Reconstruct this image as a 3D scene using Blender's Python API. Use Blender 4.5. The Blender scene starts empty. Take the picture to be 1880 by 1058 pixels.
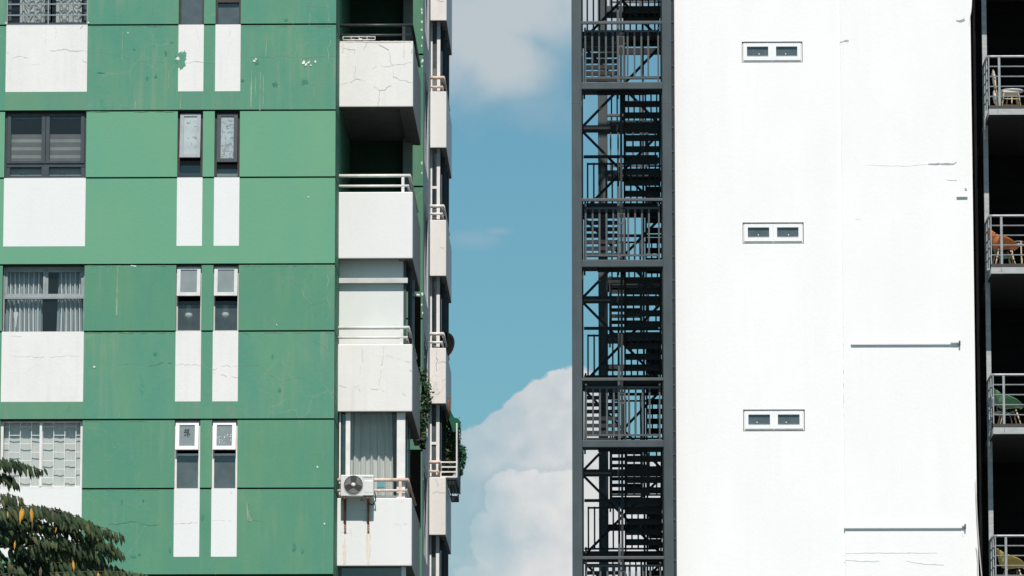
import bpy, bmesh, math, random
from mathutils import Vector, Matrix, Euler
random.seed(7)
S = bpy.context.scene
COL = S.collection
RAD = math.radians
# ------------------------------------------------------------------ camera
F = 10100.0
cam = bpy.data.cameras.new('camera'); co = bpy.data.objects.new('camera', cam); COL.objects.link(co)
co.location = (0, 0, 1.6)
co.rotation_euler = (RAD(90 + 9.06), 0, RAD(1.12))
cam.sensor_width = 36; cam.lens = F / 1880 * 36; cam.clip_start = 1; cam.clip_end = 6000
S.camera = co
RM = co.rotation_euler.to_matrix()
def at(px, py, Y):
    d = RM @ Vector(((px - 940) / F, -(py - 529) / F, -1))
    t = Y / d.y
    return Vector((d.x * t, Y, 1.6 + d.z * t))
def PX(px, Y, py=529): return at(px, py, Y).x
def PZ(py, Y, px=300): return at(px, py, Y).z

# ------------------------------------------------------------------ materials
def srgb(r, g, b):
    f = lambda c: (c / 255 / 12.92) if c / 255 <= .04045 else ((c / 255 + .055) / 1.055) ** 2.4
    return (f(r), f(g), f(b), 1)
class N:
    def __init__(s, name):
        s.m = bpy.data.materials.new(name); s.m.use_nodes = True
        s.t = s.m.node_tree; s.n = s.t.nodes; s.l = s.t.links
        s.b = s.n['Principled BSDF']
    def add(s, typ, **kw):
        x = s.n.new(typ)
        for k, v in kw.items(): setattr(x, k, v)
        return x
    def lk(s, a, b): s.l.new(a, b)
    def pos(s, scale=(1, 1, 1), off=(0, 0, 0)):
        g = s.add('ShaderNodeNewGeometry'); mp = s.add('ShaderNodeMapping')
        s.lk(g.outputs['Position'], mp.inputs[0]); mp.inputs['Scale'].default_value = scale; mp.inputs['Location'].default_value = off
        return mp.outputs[0]
    def noise(s, vec, scale, detail=4, rough=.55, dist=0):
        x = s.add('ShaderNodeTexNoise'); s.lk(vec, x.inputs['Vector'])
        x.inputs['Scale'].default_value = scale; x.inputs['Detail'].default_value = detail
        x.inputs['Roughness'].default_value = rough; x.inputs['Distortion'].default_value = dist
        return x.outputs[0]
    def rng(s, v, a, b, c=0., d=1.):
        x = s.add('ShaderNodeMapRange'); s.lk(v, x.inputs[0])
        for i, q in enumerate((a, b, c, d)): x.inputs[i + 1].default_value = q
        return x.outputs[0]
    def math(s, op, a, b):
        x = s.add('ShaderNodeMath', operation=op)
        for i, q in enumerate((a, b)):
            if hasattr(q, 'links'): s.lk(q, x.inputs[i])
            else: x.inputs[i].default_value = q
        return x.outputs[0]
    def mix(s, f, a, b):
        x = s.add('ShaderNodeMix', data_type='RGBA')
        for i, q in ((0, f), (6, a), (7, b)):
            if hasattr(q, 'links'): s.lk(q, x.inputs[i])
            else: x.inputs[i].default_value = q
        return x.outputs[2]
    def bump(s, h, st, d=.02):
        x = s.add('ShaderNodeBump'); s.lk(h, x.inputs['Height']); x.inputs['Strength'].default_value = st; x.inputs['Distance'].default_value = d
        s.lk(x.outputs[0], s.b.inputs['Normal'])
M = {}
def simple(name, col, rough=.6, var=.12, scale=4., metal=0., spec=.4, stretch=(1, 1, 1), bump=0.):
    k = N(name); v = k.noise(k.pos(stretch), scale)
    c = tuple(col[:3])
    k.lk(k.mix(k.rng(v, .3, .7), tuple(x * (1 - var) for x in c) + (1,), tuple(min(1, x * (1 + var)) for x in c) + (1,)), k.b.inputs['Base Color'])
    k.b.inputs['Roughness'].default_value = rough; k.b.inputs['Metallic'].default_value = metal
    k.b.inputs['Specular IOR Level'].default_value = spec
    if bump: k.bump(k.noise(k.pos(), 30), bump)
    M[name] = k.m; return k.m
def paint(name, col, stain, patch, amt=.5, streak=.5, cracks=.5, patches=.5, off=0., rough=.75):
    k = N(name); p = k.pos(off=(off, off, off))
    c = tuple(col)
    gr_ = c[0] < .5
    lo_c = (c[0] * (1 - .11 * amt), c[1] * (1 - .025 * amt), c[2] * (1 + .02 * amt), 1) if gr_ else tuple(x * (1 - .06 * amt) for x in c) + (1,)
    hi_c = (c[0] * (1 + .10 * amt), c[1] * (1 + .03 * amt), c[2] * (1 - .01 * amt), 1) if gr_ else tuple(min(.95, x * (1 + .02 * amt)) for x in c) + (1,)
    base = k.mix(k.rng(k.noise(k.pos((1.1, 1.1, .45), (off, off, off)), 1.1, 5, .6), .32, .68), lo_c, hi_c)
    base = k.mix(k.math('MULTIPLY', k.rng(k.noise(p, 6, 5, .7), .35, .75), .10 * amt), base, stain)
    # rain streaks: long in z, thin in x
    st = k.rng(k.noise(k.pos((5, 5, .28), (off, 0, off)), 1.6, 5, .6), .47, .68)
    st2 = k.rng(k.noise(p, .9, 3), .42, .66)
    base = k.mix(k.math('MULTIPLY', k.math('MULTIPLY', st, st2), streak), base, stain)
    fine = k.rng(k.noise(k.pos((22, 22, .5), (off, 0, off)), 1.0, 3, .6), .62, .75)
    base = k.mix(k.math('MULTIPLY', k.math('MULTIPLY', fine, k.rng(k.noise(p, 1.3, 2), .5, .68)), streak * .7), base, stain)
    # repainted / scraped patches
    pt = k.rng(k.noise(k.pos((1, 1, .8), (off + 9, 0, 0)), 2.6, 6, .6, .6), .66, .71)
    base = k.mix(k.math('MULTIPLY', pt, patches), base, patch)
    # hairline cracks
    vn = k.noise(p, 2.2, 4); vv = k.add('ShaderNodeVectorMath', operation='MULTIPLY_ADD')
    cb = k.add('ShaderNodeCombineXYZ'); k.lk(vn, cb.inputs[0]); k.lk(vn, cb.inputs[2])
    k.lk(cb.outputs[0], vv.inputs[0]); vv.inputs[1].default_value = (.7, .7, .7); k.lk(p, vv.inputs[2])
    vo = k.add('ShaderNodeTexVoronoi', feature='DISTANCE_TO_EDGE'); k.lk(vv.outputs[0], vo.inputs['Vector']); vo.inputs['Scale'].default_value = 1.25
    ck = k.rng(vo.outputs['Distance'], .004, .016, 1, 0)
    ck = k.math('MULTIPLY', ck, k.rng(k.noise(p, .55, 2), .5, .62))
    base = k.mix(k.math('MULTIPLY', ck, cracks), base, stain)
    k.lk(base, k.b.inputs['Base Color'])
    k.lk(k.rng(k.noise(p, 3), .3, .7, rough - .08, rough + .1), k.b.inputs['Roughness'])
    k.b.inputs['Specular IOR Level'].default_value = .25
    k.bump(k.noise(p, 14, 6, .65), .22, .015)
    M[name] = k.m; return k.m
paint('green_fresh', (.141, .354, .221), (.18, .35, .23, 1), (.10, .33, .20, 1), .8, .18, .06, .12, 3.)
paint('green_old', (.095, .280, .184), (.225, .315, .215, 1), (.055, .255, .175, 1), 2.0, .62, .55, .6, 0.)
paint('green_mid', (.090, .268, .168), (.20, .30, .205, 1), (.060, .25, .165, 1), 1.6, .50, .30, .4, 17.)
paint('green_grime', (.106, .274, .180), (.20, .27, .195, 1), (.075, .24, .165, 1), 1.8, .75, .4, .5, 7.)
paint('green_side', (.085, .245, .155), (.20, .32, .24, 1), (.4, .5, .42, 1), 1.4, .5, .2, .4, 31.)
paint('white_clean', (.79, .79, .785), (.66, .65, .62, 1), (.74, .74, .73, 1), .4, .15, .03, .05, 5.)
paint('white_dirty', (.80, .785, .765), (.62, .58, .54, 1), (.70, .67, .62, 1), .9, .34, .12, .14, 11.)
paint('cream_wall', (.80, .783, .755), (.48, .42, .36, 1), (.66, .6, .54, 1), .9, .35, .35, .2, 23.)
paint('render_white', (.888, .876, .868), (.80, .80, .80, 1), (.84, .84, .84, 1), .5, .30, .10, .15, 41.)
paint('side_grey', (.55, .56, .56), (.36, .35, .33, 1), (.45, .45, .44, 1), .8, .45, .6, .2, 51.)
simple('groove', (.012, .035, .025), .9)
simple('crack', (.45, .42, .385), .9)
simple('crack_green', (.10, .17, .115), .9)
simple('crack_pale', (.25, .38, .27), .9)
simple('chip_white', (.75, .75, .70), .8)
simple('teal_patch', (.055, .22, .155), .8, .25, 9)
simple('stain_beige', (.215, .335, .215), .85, .3, 9, stretch=(1, 1, .3))
simple('rust_stain', (.77, .68, .60), .85, .1, 6, stretch=(6, 6, .6))
simple('rust', (.17, .075, .04), .85, .4, 18)
simple('rusty_white', (.70, .55, .47), .6, .28, 9)
simple('frame_dark', (.055, .068, .078), .45, .12, 6)
simple('frame_grey', (.30, .33, .34), .4, .12, 6)
simple('frame_brown', (.05, .045, .043), .6, .2, 6)
simple('frame_alu', (.56, .57, .55), .4, .08, 6)
simple('frame_bright', (.86, .858, .855), .5, .03, 6)
simple('frame_white', (.78, .77, .75), .45, .08, 6)
simple('rail_white', (.76, .74, .71), .45, .10, 7)
simple('rail_dark', (.035, .042, .045), .45, .2, 6)
simple('room', (.025, .027, .030), .9)
simple('room_wall', (.03, .034, .034), .9)
simple('loggia_green', (.028, .075, .052), .9, .1, 2)  # wall green darkened; the deep loggia shade is put into the colour
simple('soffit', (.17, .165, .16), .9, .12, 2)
simple('pier_grey', (.24, .27, .26), .8)
simple('curtain_pale', (.62, .62, .59), .9, .06, 5, stretch=(8, 8, .5))
simple('curtain_grey', (.50, .51, .49), .9, .12, 5, stretch=(10, 10, .4))
simple('curtain_stripe', (.30, .35, .37), .55, .2, 5, stretch=(12, 12, .3))
simple('blind_dark', (.135, .125, .122), .9)
simple('blind_light', (.23, .245, .24), .9)
simple('panel_white', (.72, .74, .72), .35, .04, 1.5)
simple('frosted', (.33, .39, .40), .35, .12, 5, spec=.6)
simple('frosted_dark', (.17, .21, .215), .3, .12, 4, spec=.6)
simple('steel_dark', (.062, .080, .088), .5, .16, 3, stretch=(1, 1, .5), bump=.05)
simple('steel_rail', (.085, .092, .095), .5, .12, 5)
simple('steel_inner', (.022, .026, .029), .6, .2, 5)  # tower steel darkened for inner members, their shade put into the colour
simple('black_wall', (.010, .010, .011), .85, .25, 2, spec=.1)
simple('plaster_line', (.79, .795, .80), .9, .06, 9)
simple('plaster_dark', (.36, .39, .41), .9, .3, 9)
simple('shade_black', (.004, .004, .004), 1., .1, 2, spec=0.)
simple('slab_grey', (.40, .41, .41), .75, .15, 5, stretch=(1, 1, 4))
simple('slab_under', (.012, .012, .012), .9)  # slab underside blackened, its shade painted in
simple('galvanised', (.34, .355, .36), .4, .15, 9, metal=.2)
simple('kerb_dark', (.06, .055, .05), .8)
simple('ac_white', (.70, .70, .69), .4, .05, 4)
simple('ac_dark', (.07, .068, .066), .6)
simple('ac_blade', (.33, .32, .31), .4)
simple('logo_blue', (.10, .14, .33), .5)
simple('dish_dark', (.014, .015, .018), .7, .2, 8, spec=.15)
simple('ivy_leaf', (.030, .075, .030), .55, .4, 9)
simple('ivy_light', (.13, .20, .06), .55, .3, 9)
simple('net_green', (.018, .13, .075), .8, .3, 40)
simple('bush_green', (.02, .14, .075), .6, .3, 20)
simple('orange_shell', (.68, .20, .045), .38, .06, 5)
simple('green_shell', (.12, .30, .14), .38, .06, 5)
simple('yellow_shell', (.55, .40, .095), .38, .06, 5)
simple('mint_seat', (.22, .45, .27), .5, .1, 6)
simple('white_shell', (.72, .72, .70), .4, .05, 6)
simple('beech_wood', (.55, .38, .24), .5, .2, 30, stretch=(1, 1, .15))
simple('cream_metal', (.62, .45, .26), .4, .1, 9)
simple('cream_pad', (.72, .66, .57), .6, .1, 9)
simple('wire_dark', (.03, .03, .03), .5)
simple('table_top', (.55, .58, .62), .25, .05, 5)
simple('cable_pale', (.55, .53, .49), .6)
simple('leaf_dark', (.026, .046, .019), .6, .5, 3.5, spec=.22)
simple('leaf_mid', (.044, .072, .030), .6, .45, 3.5, spec=.22)
simple('leaf_olive', (.085, .085, .032), .6, .4, 3.5, spec=.22)
simple('leaf_dry', (.62, .30, .035), .6, .3, 8)
simple('twig', (.11, .085, .055), .85, .3, 12)
simple('bark', (.14, .11, .085), .9, .3, 9, bump=.3)
simple('asphalt', (.12, .12, .118), .9, .2, .6, bump=.1)
simple('pale_globe', (.80, .80, .76), .5, .03)
simple('teal_card', (.16, .42, .46), .6)
def glass(name, dirt, dirt_col, gloss, rough=.02):
    k = N(name)
    tr = k.add('ShaderNodeBsdfTransparent'); tr.inputs[0].default_value = (.92, .95, .95, 1)
    df = k.add('ShaderNodeBsdfDiffuse')
    k.lk(k.mix(k.rng(k.noise(k.pos(), 5), .3, .7), tuple(x * .8 for x in dirt_col) + (1,), tuple(x * 1.15 for x in dirt_col) + (1,)), df.inputs[0])
    gl = k.add('ShaderNodeBsdfGlossy'); gl.inputs['Roughness'].default_value = rough
    a = k.add('ShaderNodeMixShader'); a.inputs[0].default_value = dirt; k.lk(tr.outputs[0], a.inputs[1]); k.lk(df.outputs[0], a.inputs[2])
    b = k.add('ShaderNodeMixShader'); b.inputs[0].default_value = gloss; k.lk(a.outputs[0], b.inputs[1]); k.lk(gl.outputs[0], b.inputs[2])
    k.lk(b.outputs[0], k.n['Material Output'].inputs[0]); M[name] = k.m
glass('glass_clear', .06, (.2, .22, .22), .05)
glass('glass_dirty', .55, (.16, .20, .21), .08)
glass('glass_half', .34, (.17, .21, .22), .06)
glass('glass_dark', .30, (.10, .13, .145), .10)
glass('glass_sky', .10, (.2, .24, .25), .55)

# ------------------------------------------------------------------ mesh builder
class MB:
    def __init__(s): s.v = []; s.f = []; s.m = []; s.mats = []; s.sm = []
    def mi(s, m):
        if m not in s.mats: s.mats.append(m)
        return s.mats.index(m)
    def face(s, pts, m, smooth=False):
        b = len(s.v); s.v += [tuple(p) for p in pts]; s.f.append(tuple(range(b, b + len(pts)))); s.m.append(s.mi(m)); s.sm.append(smooth)
    def quadY(s, x0, x1, z0, z1, y, m): s.face([(x0, y, z0), (x1, y, z0), (x1, y, z1), (x0, y, z1)], m)
    def box(s, x0, x1, y0, y1, z0, z1, m, bottom=None):
        b = len(s.v)
        s.v += [(x0, y0, z0), (x1, y0, z0), (x1, y1, z0), (x0, y1, z0), (x0, y0, z1), (x1, y0, z1), (x1, y1, z1), (x0, y1, z1)]
        for i, f in enumerate(((0, 3, 2, 1), (4, 5, 6, 7), (0, 1, 5, 4), (1, 2, 6, 5), (2, 3, 7, 6), (3, 0, 4, 7))):
            s.f.append(tuple(b + q for q in f)); s.m.append(s.mi(bottom if (i == 0 and bottom) else m)); s.sm.append(False)
        return s
    def bar(s, p0, p1, w, h, m, up=(0, 0, 1)):
        p0, p1 = Vector(p0), Vector(p1); d = (p1 - p0).normalized(); u = Vector(up)
        if abs(d.dot(u)) > .98: u = Vector((0, 1, 0))
        a = d.cross(u).normalized(); c = a.cross(d).normalized(); b = len(s.v)
        for p in (p0, p1):
            for i, j in ((-1, -1), (1, -1), (1, 1), (-1, 1)): s.v.append(tuple(p + a * w / 2 * i + c * h / 2 * j))
        for f in ((0, 1, 2, 3), (7, 6, 5, 4), (0, 4, 5, 1), (1, 5, 6, 2), (2, 6, 7, 3), (3, 7, 4, 0)):
            s.f.append(tuple(b + q for q in f)); s.m.append(s.mi(m)); s.sm.append(False)
    def tube(s, pts, r, m, n=8, cap=True):
        pts = [Vector(p) for p in pts]; R = r if isinstance(r, (list, tuple)) else [r] * len(pts); b = len(s.v); ref = None
        for i, p in enumerate(pts):
            d = (pts[min(i + 1, len(pts) - 1)] - pts[max(i - 1, 0)]).normalized()
            if ref is None: ref = Vector((0, 0, 1)) if abs(d.z) < .9 else Vector((1, 0, 0))
            a = d.cross(ref).normalized(); c = a.cross(d).normalized(); ref = c
            for k in range(n):
                t = 2 * math.pi * k / n; s.v.append(tuple(p + (a * math.cos(t) + c * math.sin(t)) * R[i]))
        for i in range(len(pts) - 1):
            for k in range(n):
                q = (k + 1) % n; s.f.append((b + i * n + k, b + i * n + q, b + (i + 1) * n + q, b + (i + 1) * n + k)); s.m.append(s.mi(m)); s.sm.append(True)
        if cap:
            s.f.append(tuple(b + k for k in range(n))[::-1]); s.m.append(s.mi(m)); s.sm.append(False)
            e = b + (len(pts) - 1) * n; s.f.append(tuple(e + k for k in range(n))); s.m.append(s.mi(m)); s.sm.append(False)
    def grid(s, fn, nu, nv, m, smooth=True):
        b = len(s.v)
        for i in range(nu + 1):
            for j in range(nv + 1): s.v.append(tuple(fn(i / nu, j / nv)))
        for i in range(nu):
            for j in range(nv):
                a = b + i * (nv + 1) + j; s.f.append((a, a + 1, a + nv + 2, a + nv + 1)); s.m.append(s.mi(m)); s.sm.append(smooth)
    def disc(s, c, axis, r, m, n=28, r0=0., depth=0.):
        c = Vector(c); ax = Vector(axis).normalized(); u = ax.orthogonal().normalized(); w = ax.cross(u)
        rings = 7 if depth else 1
        s.grid(lambda a, t: c + (u * math.cos(2 * math.pi * t) + w * math.sin(2 * math.pi * t)) * (r0 + (r - r0) * a) + ax * depth * a * a, rings, n, m)
    def ribbon(s, pts, w, m, y, jit=.02, seg=.06, taper=True):
        """A jagged thin mark on a wall facing -Y; pts are (x, z)."""
        w *= .40 if 'crack' in m else 1.
        path = []
        for (x0, z0), (x1, z1) in zip(pts, pts[1:]):
            L = math.hypot(x1 - x0, z1 - z0); k = max(1, int(L / seg))
            for i in range(k):
                t = i / k; path.append((x0 + (x1 - x0) * t + random.uniform(-jit, jit), z0 + (z1 - z0) * t + random.uniform(-jit, jit)))
        path.append(pts[-1]); n = len(path)
        for i in range(n - 1):
            (x0, z0), (x1, z1) = path[i], path[i + 1]; L = math.hypot(x1 - x0, z1 - z0) or 1e-6
            nx, nz = -(z1 - z0) / L, (x1 - x0) / L
            if 'crack' in m and random.random() < .10: continue
            jw = random.uniform(.5, 1.25); wa = jw * w * (.35 + .65 * math.sin(math.pi * (i + .3) / (n + .3))) if taper else w
            wb = jw * w * (.35 + .65 * math.sin(math.pi * (i + 1) / (n + .3))) if taper else w
            s.face([(x0 - nx * wa / 2, y, z0 - nz * wa / 2), (x1 - nx * wb / 2, y, z1 - nz * wb / 2), (x1 + nx * wb / 2, y, z1 + nz * wb / 2), (x0 + nx * wa / 2, y, z0 + nz * wa / 2)], m)
    def blob(s, cx, cz, rx, rz, y, m, n=18, rough=.35):
        s.face([(cx + rx * math.cos(t) * q, y, cz + rz * math.sin(t) * q) for t, q in [(2 * math.pi * i / n, 1 + random.uniform(-rough, rough)) for i in range(n)]], m)
    def build(s, name, parent=None, bevel=0., solid=0.):
        me = bpy.data.meshes.new(name); me.from_pydata(s.v, [], s.f)
        for m in s.mats: me.materials.append(M[m])
        me.polygons.foreach_set('material_index', s.m); me.polygons.foreach_set('use_smooth', s.sm); me.update()
        if any(s.sm):
            bm = bmesh.new(); bm.from_mesh(me); bmesh.ops.remove_doubles(bm, verts=bm.verts, dist=1e-5); bm.to_mesh(me); bm.free()
        o = bpy.data.objects.new(name, me); COL.objects.link(o)
        if parent:
            o.parent = parent
            if parent.type == 'EMPTY': o.location = -parent.location
        if solid:
            q = o.modifiers.new('solid', 'SOLIDIFY'); q.thickness = solid; q.offset = 0
        if bevel:
            q = o.modifiers.new('bevel', 'BEVEL'); q.width = bevel; q.segments = 2; q.limit_method = 'ANGLE'; q.angle_limit = RAD(60)
        return o
def thing(name, label, cat, loc=(0, 0, 0), group=None):
    o = bpy.data.objects.new(name, None); COL.objects.link(o); o.location = loc; o.empty_display_size = .3
    o['label'] = label; o['category'] = cat
    if group: o['group'] = group
    return o
def tag(o, label, cat, group=None):
    o['label'] = label; o['category'] = cat
    if group: o['group'] = group
    return o
def frame_rect(mb, x0, x1, z0, z1, y0, y1, w, m, wt=None, wb=None):
    wt = w if wt is None else wt; wb = w if wb is None else wb
    mb.box(x0, x0 + w, y0, y1, z0, z1, m); mb.box(x1 - w, x1, y0, y1, z0, z1, m)
    mb.box(x0 + w, x1 - w, y0, y1, z1 - wt, z1, m); mb.box(x0 + w, x1 - w, y0, y1, z0, z0 + wb, m)
def wavy(mb, x0, x1, z0, z1, y, amp, waves, m, seed=0, lean=0.):
    r = random.Random(seed); ph = [r.uniform(0, 6.28) for _ in range(4)]
    def fn(u, v):
        x = x0 + (x1 - x0) * u
        d = amp * (math.sin(waves * 6.283 * u + ph[0] + .6 * math.sin(5 * u + ph[2])) + .4 * math.sin(waves * 2.3 * 6.283 * u + ph[1] + v * 1.5)) * (.75 + .4 * (1 - v))
        return (x + lean * (1 - v) * (u - .5), y + d, z0 + (z1 - z0) * v)
    mb.grid(fn, int(waves * 14) + 8, 8, m)

# ------------------------------------------------------------------ ground
g = MB(); g.face([(-3000, -3000, 0), (3000, -3000, 0), (3000, 3000, 0), (-3000, 3000, 0)], 'asphalt')
gr = g.build('ground'); gr['kind'] = 'structure'

# ================================================================== GREEN BUILDING
YF = 104.0
XL0, XL1 = PX(7.5, YF, 330), PX(157.4, YF, 330)
C1A, C1B = PX(325.2, YF, 330), PX(371.8, YF, 330)
C2A, C2B = PX(393.2, YF, 330), PX(439.7, YF, 330)
XR = PX(615.4, YF, 330); XW = XL0 - 9.0
Zf = lambda py: PZ(py, YF, 300)
bld = thing('apartment_building', 'tall green and white apartment building with stacked corner balconies and peeling paint', 'apartment building', (XR - 6, YF + 10, 0))
wins = [-79, 203.3, 485.7, 770.3]            # head of each window band
sills = [45.6, 326.3, 608.4, 897.2]          # groove under the windows
pbot = [168, 451.7, 737.3, 1022.5]           # foot of the white panel
greens = ['green_old', 'green_fresh', 'green_mid', 'green_mid']
spand = ['green_old', 'green_fresh', 'green_old', 'green_mid']
w = MB(); GAP = .034; GD = .05; RV = .17
def cell(x0, x1, z0, z1, m, top=True, bot=True):
    w.quadY(x0, x1, z0, z1, YF, m)
    if top: w.face([(x0, YF, z1), (x1, YF, z1), (x1, YF + GD, z1), (x0, YF + GD, z1)], m)
    if bot: w.face([(x0, YF + GD, z0), (x1, YF + GD, z0), (x1, YF, z0), (x0, YF, z0)], m)
WC = [(XL0, XL1), (C1A, C1B), (C2A, C2B)]
floors = []
pitch = Zf(203.3) - Zf(485.7)
for i in range(4): floors.append((Zf(wins[i]), Zf(sills[i]), Zf(pbot[i]), Zf(wins[i + 1]) if i < 3 else Zf(1056), i))
zt, zs, zp, zn, _ = floors[0]
for k in range(1, 8): floors.insert(0, (zt + pitch * k, zs + pitch * k, zp + pitch * k, zn + pitch * k, None))
zt, zs, zp, zn, _ = floors[-1]
k = 1
while zt - pitch * k - 2.9 > 0: floors.append((zt - pitch * k, zs - pitch * k, zp - pitch * k, zn - pitch * k, None)); k += 1
zlow = floors[-1][3]; ZTOP = floors[0][0] + 1.2
for (zt, zs, zp, zn, i) in floors:
    gw = greens[i] if i is not None else 'green_mid'; gs = spand[i] if i is not None else 'green_old'
    h = GAP / 2
    segs = [(XW, XL0), (XL1, C1A), (C1B, C2A), (C2B, XR)]
    for a, b in segs:
        cell(a, b, zs + h, zt - h, gw); w.quadY(a, b, zs - h, zs + h, YF + GD, 'groove')
        cell(a, b, zn + h, zs - h, gs)
    w.quadY(XW, XR, zn - h, zn + h, YF + GD, 'groove')
    wm = ('white_dirty' if i in (0, 2) else 'white_clean')
    for a, b in WC:
        cell(a, b, zp, zs, wm, bot=False); cell(a, b, zn + h, zp, 'green_grime' if i in (0, 2) else gs, top=False)
        if i is None:
            w.quadY(a, b, zs, zt, YF + .15, 'frosted_dark')
        rm = 'frame_brown'
        zl, zh = zs, zt - h
        w.face([(a, YF, zl), (a, YF + RV, zl), (a, YF + RV, zh), (a, YF, zh)], rm); w.face([(b, YF + RV, zl), (b, YF, zl), (b, YF, zh), (b, YF + RV, zh)], rm)
        w.face([(a, YF, zh), (a, YF + RV, zh), (b, YF + RV, zh), (b, YF, zh)], rm); w.face([(a, YF, zl), (b, YF, zl), (b, YF + RV, zl), (a, YF + RV, zl)], rm)
        if i is not None:   # dark room behind the opening
            d = YF + 1.6
            w.quadY(a - .3, b + .3, zl - .3, zh + .3, d, 'room')
            for q in ([(a - .3, YF + RV, zl - .3), (a - .3, d, zl - .3), (a - .3, d, zh + .3), (a - .3, YF + RV, zh + .3)], [(b + .3, d, zl - .3), (b + .3, YF + RV, zl - .3), (b + .3, YF + RV, zh + .3), (b + .3, d, zh + .3)],
                      [(a - .3, YF + RV, zh + .3), (a - .3, d, zh + .3), (b + .3, d, zh + .3), (b + .3, YF + RV, zh + .3)], [(a - .3, YF + RV, zl - .3), (b + .3, YF + RV, zl - .3), (b + .3, d, zl - .3), (a - .3, d, zl - .3)]): w.face(q, 'room')
w.quadY(XW, XR, 0, zlow - GAP / 2, YF, 'green_old')
w.quadY(XW, XR, floors[0][0], ZTOP, YF, 'green_old')
# backing shell, return walls, roof
XS = PX(722, 105.4, 475)                     # plane of the set-back side wall
YB, YG, Y2 = 105.4, 121.3, 125.5
XO = PX(757.5, YB, 475)                      # outer face of the balcony columns
w.face([(XR, YF, 0), (XR, YB + 4.2, 0), (XR, YB + 4.2, ZTOP), (XR, YF, ZTOP)], 'green_mid')
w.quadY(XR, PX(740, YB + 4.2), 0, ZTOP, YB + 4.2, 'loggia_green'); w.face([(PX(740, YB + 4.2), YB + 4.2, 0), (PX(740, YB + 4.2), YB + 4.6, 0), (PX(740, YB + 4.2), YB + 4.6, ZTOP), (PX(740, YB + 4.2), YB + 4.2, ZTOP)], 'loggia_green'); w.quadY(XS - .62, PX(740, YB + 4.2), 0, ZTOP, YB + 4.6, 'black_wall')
XI = XS - .62
w.face([(XI, YB + 4.6, 0), (XI, YG, 0), (XI, YG, ZTOP), (XI, YB + 4.6, ZTOP)], 'black_wall')
w.face([(XW, YF, ZTOP), (XR, YF, ZTOP), (XR, 140, ZTOP), (XW, 140, ZTOP)], 'slab_grey')
w.face([(XW, 140, 0), (XW, YF, 0), (XW, YF, ZTOP), (XW, 140, ZTOP)], 'green_old')
w.face([(XS, 140, 0), (XW, 140, 0), (XW, 140, ZTOP), (XS, 140, ZTOP)], 'green_old')
w.face([(XR, YF, ZTOP), (XS, YB + 4.2, ZTOP), (XS, 140, ZTOP), (XR, 140, ZTOP)], 'slab_grey')
for (zt, zs, zp, zn, i) in floors:           # grooves wrap round the return wall
    for z in (zt, zs): w.face([(XR + .004, YF, z - GAP / 2), (XR + .004, YB, z - GAP / 2), (XR + .004, YB, z + GAP / 2), (XR + .004, YF, z + GAP / 2)], 'groove')
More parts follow.
